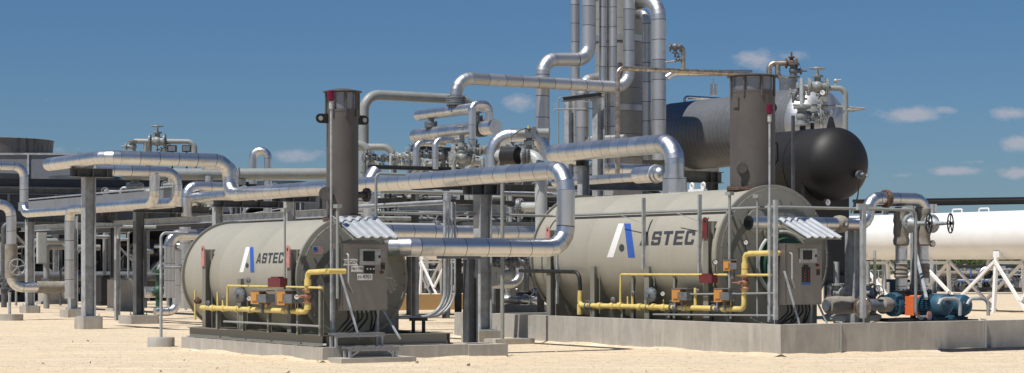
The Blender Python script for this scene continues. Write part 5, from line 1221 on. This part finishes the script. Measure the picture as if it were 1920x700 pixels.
# upper level clutter in the middle rack: modules standing on the deck beams
for i, (x0, x1_, y0, y1, Y, sd_, lab) in enumerate(((690, 850, 418, 350, 68, 11, 'dark deck equipment between the slim stack and the conduits'), (850, 1030, 420, 322, 69, 12, 'dark deck equipment behind the heavy middle column'), (770, 905, 330, 290, 64, 13, 'dark equipment on the upper deck under the exchangers'), (1040, 1240, 372, 300, 66, 14, 'dark deck equipment behind the biggest clad pipe'), (200, 330, 392, 350, 80, 15, 'dark deck equipment behind the paired pipe drops'), (330, 610, 405, 345, 82, 16, 'dark deck equipment below the fat grey header'))):
    rr = random.Random(sd_); a = P(x0, y0, Y); b = P(x1_, y0, Y); Lh = b.x-a.x; zb, zt = a.z, zat(y1, Y)
    T = thing('deck_equipment', V(((a.x+b.x)/2, Y, 0)), lab, 'equipment', rot=0)
    obj('deck', MB().box(V(((a.x+b.x)/2, Y+.6, zb)), (Lh, 2.2, .12), (X, Yv, Z)), M['dgalv'], T)
    for k in range(3): e = a.x+Lh*(k+.1)/2.3; obj('leg', MB().ibeam(V((e, Y+.8, 0)), V((e, Y+.8, zb)), .25, .25, .02, X), M['dgalv'], T)
    x = 0
    while x < Lh-.2:
        w_ = min(rr.uniform(.5, 1.6), Lh-x); hh = (zt-zb)*rr.uniform(.4, 1); c = V((a.x+x+w_/2, Y+1.0, zb+hh/2+.06))
        if rr.random() < .5: obj('housing', MB().box(c, (w_*.86, .9, hh), (X, Yv, Z)).box(c-Yv*.48, (w_*.5, .08, hh*.6), (X, Yv, Z)), M[rr.choice(('dark', 'dplate', 'air', 'dgalv'))], T)
        else: obj('drum', MB().lathe(c-X*w_*.42, X, [(0, 0), (.02, hh*.3), (.08, hh*.42), (w_*.76, hh*.42), (w_*.84, 0)], 18, close=False), M[rr.choice(('dark', 'grey', 'clad_tower', 'dgalv'))], T)
        x += w_
    for k in range(16):
        x = a.x+rr.uniform(0, Lh); z = zb+(zt-zb)*rr.uniform(.2, 1.05); r = rr.choice((.02, .03, .05, .08)); y = Y-rr.uniform(0, .5)
        pts = [V((x, y, zb)), V((x, y, z)), V((min(b.x, x+rr.uniform(.3, 2.5)), y, z)), V((min(b.x, x+rr.uniform(.3, 2.5)), y, zb+.1))][:rr.choice((2, 3, 4))]
        o = obj('pipe', MB().tube(pts, r, r*3, 8), M[rr.choice(('grey', 'stl', 'galv', 'lgrey', 'dark'))], T)
        if k % 3 == 0: c = pts[1]; obj('valve', MB().ball(c, .11, 8).torus(c-Yv*.2, Yv, .14, .02, 14, 5).cyl(c, c-Yv*.2, .03, n=6), M[rr.choice(('stl', 'grey', 'lgrey'))], o)
# rack of miscellaneous pipes behind centre
rn = random.Random(5)
od = ['first', 'second', 'third', 'fourth', 'fifth', 'sixth', 'seventh', 'eighth', 'ninth', 'tenth']
for i in range(8):
    py = 335+i*10.5; Y = 66+rn.uniform(-2, 6); a = P(655, py, Y); b = along(a, W, 1060)
    pipe('%s pipe from the top in the crowded rack behind the middle column' % od[i], [a, b], rn.choice([.05, .07, .1]), rn.choice(['grey', 'galv', 'dgalv', 'clad', 'grey']), name='rack_pipe', group='pipes in the middle rack')
for i in range(9):
    px = 762+i*29+rn.uniform(-5, 5); Y = 63.5; b = V((P(px, 500, Y).x, Y, 0))
    ibm('%s rack post counted from the left behind the middle column' % od[i], b, V((b.x, b.y, zat(338 if i % 2 else 352, Y))), .12, .12, 'dgalv' if i % 2 else 'galv', 'post', 'rack_post', group='posts of the middle rack')
# ------------------------------------------------------------------ far right rack & distant yard
a = P(1600, 383, 120); b = P(1935, 378, 128)
T = thing('pipe_rack', V((a.x, a.y, 0)), 'dark steel pipe rack crossing behind the white tank', 'pipe rack')
obj('top_beam', MB().ibeam(a, b, .34, .3), M['dplate'], T); obj('low_beam', MB().ibeam(P(1600, 475, 120), P(1760, 475, 122), .2, .3), M['dgalv'], T)
obj('mid_beam', MB().ibeam(P(1600, 412, 120), P(1745, 410, 122), .3, .3).ibeam(P(1600, 398, 121), P(1745, 396, 123), .2, .3), M['dgalv'], T)
for px in (1660, 1750): c = P(px, 500, 121); c.z = 0; obj('leg', MB().ibeam(c, V((c.x, c.y, zat(383, 121))), .32, .3, .02, W), M['galv'], T)
for k in range(16): 
    pass
pipe('clad pipe in the dark rack behind the pump risers', [P(1600, 447, 118), P(1760, 446, 120)], .24, 'clad', .8)
pipe('black cable run on the far dark rack', [P(1600, 377, 119.5), P(1935, 372, 127)], .09, 'dark', name='rack_pipe')
c = P(1658, 545, 118); c.z = 0; obj('concrete_block', MB().box(c+Z*.15, (1.6, 1.2, .34)), M['conc2'], None, 'pale concrete footing under the far rack leg', 'block')
# far equipment row right
rn = random.Random(21)
a = P(1560, 500, 150); b = P(1935, 500, 158)
T = thing('far_skid', V((a.x, a.y, 0)), 'long dark equipment skid far behind the white tank', 'equipment')
obj('deck', MB().bar(P(1560, 547, 130), P(1935, 545, 136), .6, .35), M['dgalv'], T)
obj('kerb', MB().bar(P(1560, 556, 118), P(1935, 554, 122), .5, .3), M['conc2'], T)
for k, px in enumerate(range(1765, 1935, 9)):
    Y = 134+rn.uniform(-2, 4); h = rn.uniform(14, 50); mt = rn.choice(['stl', 'lgrey', 'dark', 'dark', 'lblue', 'stl', 'grey'])
    mb = MB().cyl(P(px, 545, Y), P(px, 545-h, Y), rn.uniform(.06, .14), n=10).box(P(px, 545-h*.55, Y), (.35, .35, .3)).torus(P(px, 545-h*.8, Y-.3), Yv, .2, .03, 14, 5)
    obj('upright', mb, M[mt], T)
obj('machine_block', MB().box(P(1845, 528, 138), (9, 1.5, 1.0), (X, Yv, Z)), M['dark'], T)
obj('blue_beam', MB().bar(P(1845, 508, 133), P(1935, 507, 134), .15, .14), M['lblue'], T)
obj('red_box', MB().box(P(1808, 527, 132), (.5, .4, 1.0), (X, Yv, Z)), M['flagred'], T)
obj('pipe_run', MB().tube([P(1740, 512, 131), P(1852, 514, 131), P(1856, 480, 131)], .17, .4, 12), M['wrap'], T)
for i, (px, Y) in enumerate(((1570, 60), (1583, 62), (1596, 60), (1640, 64))):
    c = P(px, 500, Y); c.z = 0
    o = pipe('%s slim grey riser seen between the cabinet and the pump risers' % od[i], [c, V((c.x, c.y, zat(488-6*i, Y)))], .05, 'lgrey', name='upright_pipe', group='slim risers beyond the pumps')
# left yard beyond heater 2 rear etc covered; chain link fence + trees
a = P(1560, 535, 190); T = thing('chain_link_fence', V((a.x, a.y, 0)), 'distant chain-link fence before the green scrub', 'fence')
posts = MB(); 
for k in range(22): c = V((20+2.9*k-2, 190, 0)); posts.cyl(c, c+Z*1.35, .045, n=8)
obj('post', posts, M['galv'], T); fm = MB()
for k in range(9): fm.cyl(V((18, 190, .05+.16*k)), V((82, 190, .05+.16*k)), .008 if k < 8 else .035, n=5)
obj('wire', fm, M['galv'], T)
def tree(name_label, x, y, h, w, seed, src=None):
    rr = random.Random(seed); T = thing('scrub_tree', V((x, y, 0)), name_label, 'tree', 'scrub trees beyond the yard', 0)
    base = V((x, y, 0)); mb = MB().tube([base, base+V((.1, 0, h*.3)), base+V((-.1, .1, h*.6))], .12, n=8)
    for k in range(6): 
        s_ = base+Z*h*rr.uniform(.2, .5); mb.cyl(s_, s_+V((rr.uniform(-w, w)*.4, rr.uniform(-w, w)*.4, h*.3)), .05, .02, 6)
    obj('trunk', mb, M['bark'], T)
    cl = [(rr.uniform(-.45, .45)*w, rr.uniform(-.4, .4)*w, h*rr.uniform(.2, .85), rr.uniform(.14, .28)*w) for _ in range(16)]
    lf = MB()
    for cx, cy, cz, cr in cl:
        for k in range(75):
            v = V((rr.gauss(0, 1), rr.gauss(0, 1), rr.gauss(0, 1))).normalized()*cr*rr.uniform(.5, 1.05); v.z *= .75
            p = base+V((cx, cy, cz))+v; a1 = V((rr.gauss(0, 1), rr.gauss(0, 1), rr.gauss(0, 1))).normalized()*rr.uniform(.08, .17); b1 = a1.cross(V((rr.gauss(0, 1), rr.gauss(0, 1), .3))).normalized()*.1
            if p.z < .05: p.z = .1
            lf.quad(p-a1-b1*.2, p-b1, p+a1, p+b1)
    obj('crown', lf, M['leaf'], T)
    return T
tr = []
pos = [(1575, 'first'), (1603, 'second'), (1632, 'third'), (1655, 'fourth'), (1682, 'fifth'), (1710, 'sixth'), (1738, 'seventh'), (1765, 'eighth'), (1792, 'ninth'), (1820, 'tenth'), (1850, 'eleventh'), (1880, 'twelfth'), (1912, 'thirteenth')]
for i, (px, od_) in enumerate(pos):
    Y = 215+random.uniform(-10, 25); c = P(px, 500, Y)
    tree('green scrub tree beyond the fence, %s from the left' % od_, c.x, Y, random.uniform(2.9, 4.1), random.uniform(2.6, 3.6), i+50)
# distant dark hedge line across the horizon
hb = MB(); rr = random.Random(9)
for k in range(9000):
    x = rr.uniform(-170, 190); y = 420+rr.uniform(0, 14); z = rr.uniform(.1, 3.2+1.2*math.sin(x*.21)+.8*math.sin(x*.67)); p = V((x, y, z)); a1 = V((rr.uniform(-1, 1), 0, rr.uniform(-1, 1)))*.5; b1 = V((rr.uniform(-1, 1), .6, rr.uniform(-.5, 1)))*.45
    hb.quad(p-a1, p-b1, p+a1, p+b1)
obj('far_woodland', hb, M['leaf'], kind='stuff', label='distant belt of green scrub along the horizon')
# ------------------------------------------------------------------ sky, sun, camera
SUN_EL = 63.0; sd = -V((math.cos(R(44)), math.sin(R(44)), 0))
w = bpy.data.worlds.new('World'); sc.world = w; w.use_nodes = True; t = w.node_tree; t.nodes.clear()
sky = N(t, 'ShaderNodeTexSky', sky_type='NISHITA', sun_disc=False); sky.sun_elevation = R(SUN_EL); sky.sun_rotation = math.atan2(sd.x, sd.y)
sky.air_density = 1.0; sky.dust_density = .3; sky.ozone_density = 2.5; sky.altitude = 300
bg = N(t, 'ShaderNodeBackground'); out = N(t, 'ShaderNodeOutputWorld'); bg.inputs[1].default_value = .053
tc = N(t, 'ShaderNodeTexCoord').outputs['Generated']; sp = N(t, 'ShaderNodeSeparateXYZ'); t.links.new(tc, sp.inputs[0])
def m2(op, a, b=None, c=None):
    n = N(t, 'ShaderNodeMath', operation=op)
    for i, v in enumerate((a, b, c)):
        if v is None: continue
        if hasattr(v, 'is_linked'): t.links.new(v, n.inputs[i])
        else: n.inputs[i].default_value = v
    return n.outputs[0]
yy = m2('MAXIMUM', sp.outputs[1], .05); az = m2('DIVIDE', sp.outputs[0], yy); el = m2('DIVIDE', sp.outputs[2], yy)
# horizon haze is thin and blue on this day: tint by height above the horizon
hgt = ramp(t, sp.outputs[2], 0.0, .22)
tint = mixc(t, hgt, SKY_LO if 'SKY_LO' in globals() else (.51, .69, .97), (.47, .745, 1.0))
mu = N(t, 'ShaderNodeMix', data_type='RGBA', blend_type='MULTIPLY'); mu.inputs[0].default_value = 1
t.links.new(sky.outputs[0], mu.inputs[6]); t.links.new(tint, mu.inputs[7]); skyc = mu.outputs[2]
# fair weather clouds: soft masks broken up by noise, fixed in direction
cb = N(t, 'ShaderNodeCombineXYZ'); t.links.new(az, cb.inputs[0]); t.links.new(el, cb.inputs[1])
nz = noise(t, cb.outputs[0], 75, 8, .66, (1, 1.7, 1))
tot = None
for px, py, sx, sy, st_ in ((100, 188, 34, 7, .35), (560, 292, 55, 13, .8), (425, 288, 20, 6, .3), (975, 192, 38, 20, .75), (1040, 195, 20, 12, .4), (1420, 112, 50, 20, .8), (1480, 105, 30, 14, .7), (1710, 215, 62, 15, 1.0), (1770, 208, 30, 10, .7), (1895, 212, 42, 13, .9), (1905, 268, 35, 15, 1.0), (1790, 322, 50, 9, .9), (1700, 328, 36, 6, .45), (1905, 324, 38, 13, 1.0), (1825, 304, 28, 5, .4), (1935, 250, 30, 14, .6), (210, 300, 60, 12, .45), (120, 280, 60, 8, .3)):
    dx = m2('MULTIPLY', m2('SUBTRACT', az, (px-CX)/F), F/sx); dy = m2('MULTIPLY', m2('SUBTRACT', el, (HY-py)/F), F/sy)
    gsn = m2('MULTIPLY', m2('POWER', 2.718, m2('MULTIPLY', m2('ADD', m2('MULTIPLY', dx, dx), m2('MULTIPLY', dy, dy)), -.9)), st_)
    tot = gsn if tot is None else m2('MAXIMUM', tot, gsn)
dens = ramp(t, m2('ADD', m2('MULTIPLY', tot, .95), m2('MULTIPLY', m2('SUBTRACT', nz, .5), 1.5)), .28, .85)
dens = m2('MULTIPLY', dens, m2('MINIMUM', m2('MULTIPLY', tot, 3.0), 1.0))
dens = m2('MULTIPLY', dens, .8)
front = m2('GREATER_THAN', sp.outputs[1], .1); dens = m2('MULTIPLY', dens, front)
skyc = mixc(t, dens, skyc, (6.6, 6.8, 7.8))
t.links.new(skyc, bg.inputs[0]); t.links.new(bg.outputs[0], out.inputs[0])
sl = bpy.data.lights.new('sun', 'SUN'); sl.energy = 4.4; sl.angle = R(.5); sl.color = (1, .96, .90)
so = bpy.data.objects.new('sun', sl); COL.objects.link(so)
sv = V((sd.x*math.cos(R(SUN_EL)), sd.y*math.cos(R(SUN_EL)), math.sin(R(SUN_EL)))); so.rotation_euler = sv.to_track_quat('Z', 'Y').to_euler(); so.location = (0, 0, 30)
cam = bpy.data.cameras.new('camera'); co = bpy.data.objects.new('camera', cam); COL.objects.link(co)
co.location = (0, 0, H); co.rotation_euler = (R(90), 0, 0); cam.sensor_width = 36; cam.lens = 36*F/1920; cam.shift_y = 150/1920; cam.clip_end = 6000; cam.clip_start = .5
sc.camera = co
sc.view_settings.view_transform = 'Standard'; sc.view_settings.look = 'None'; sc.view_settings.gamma = 1; sc.view_settings.exposure = 0.26
sc.cycles.max_bounces = 6
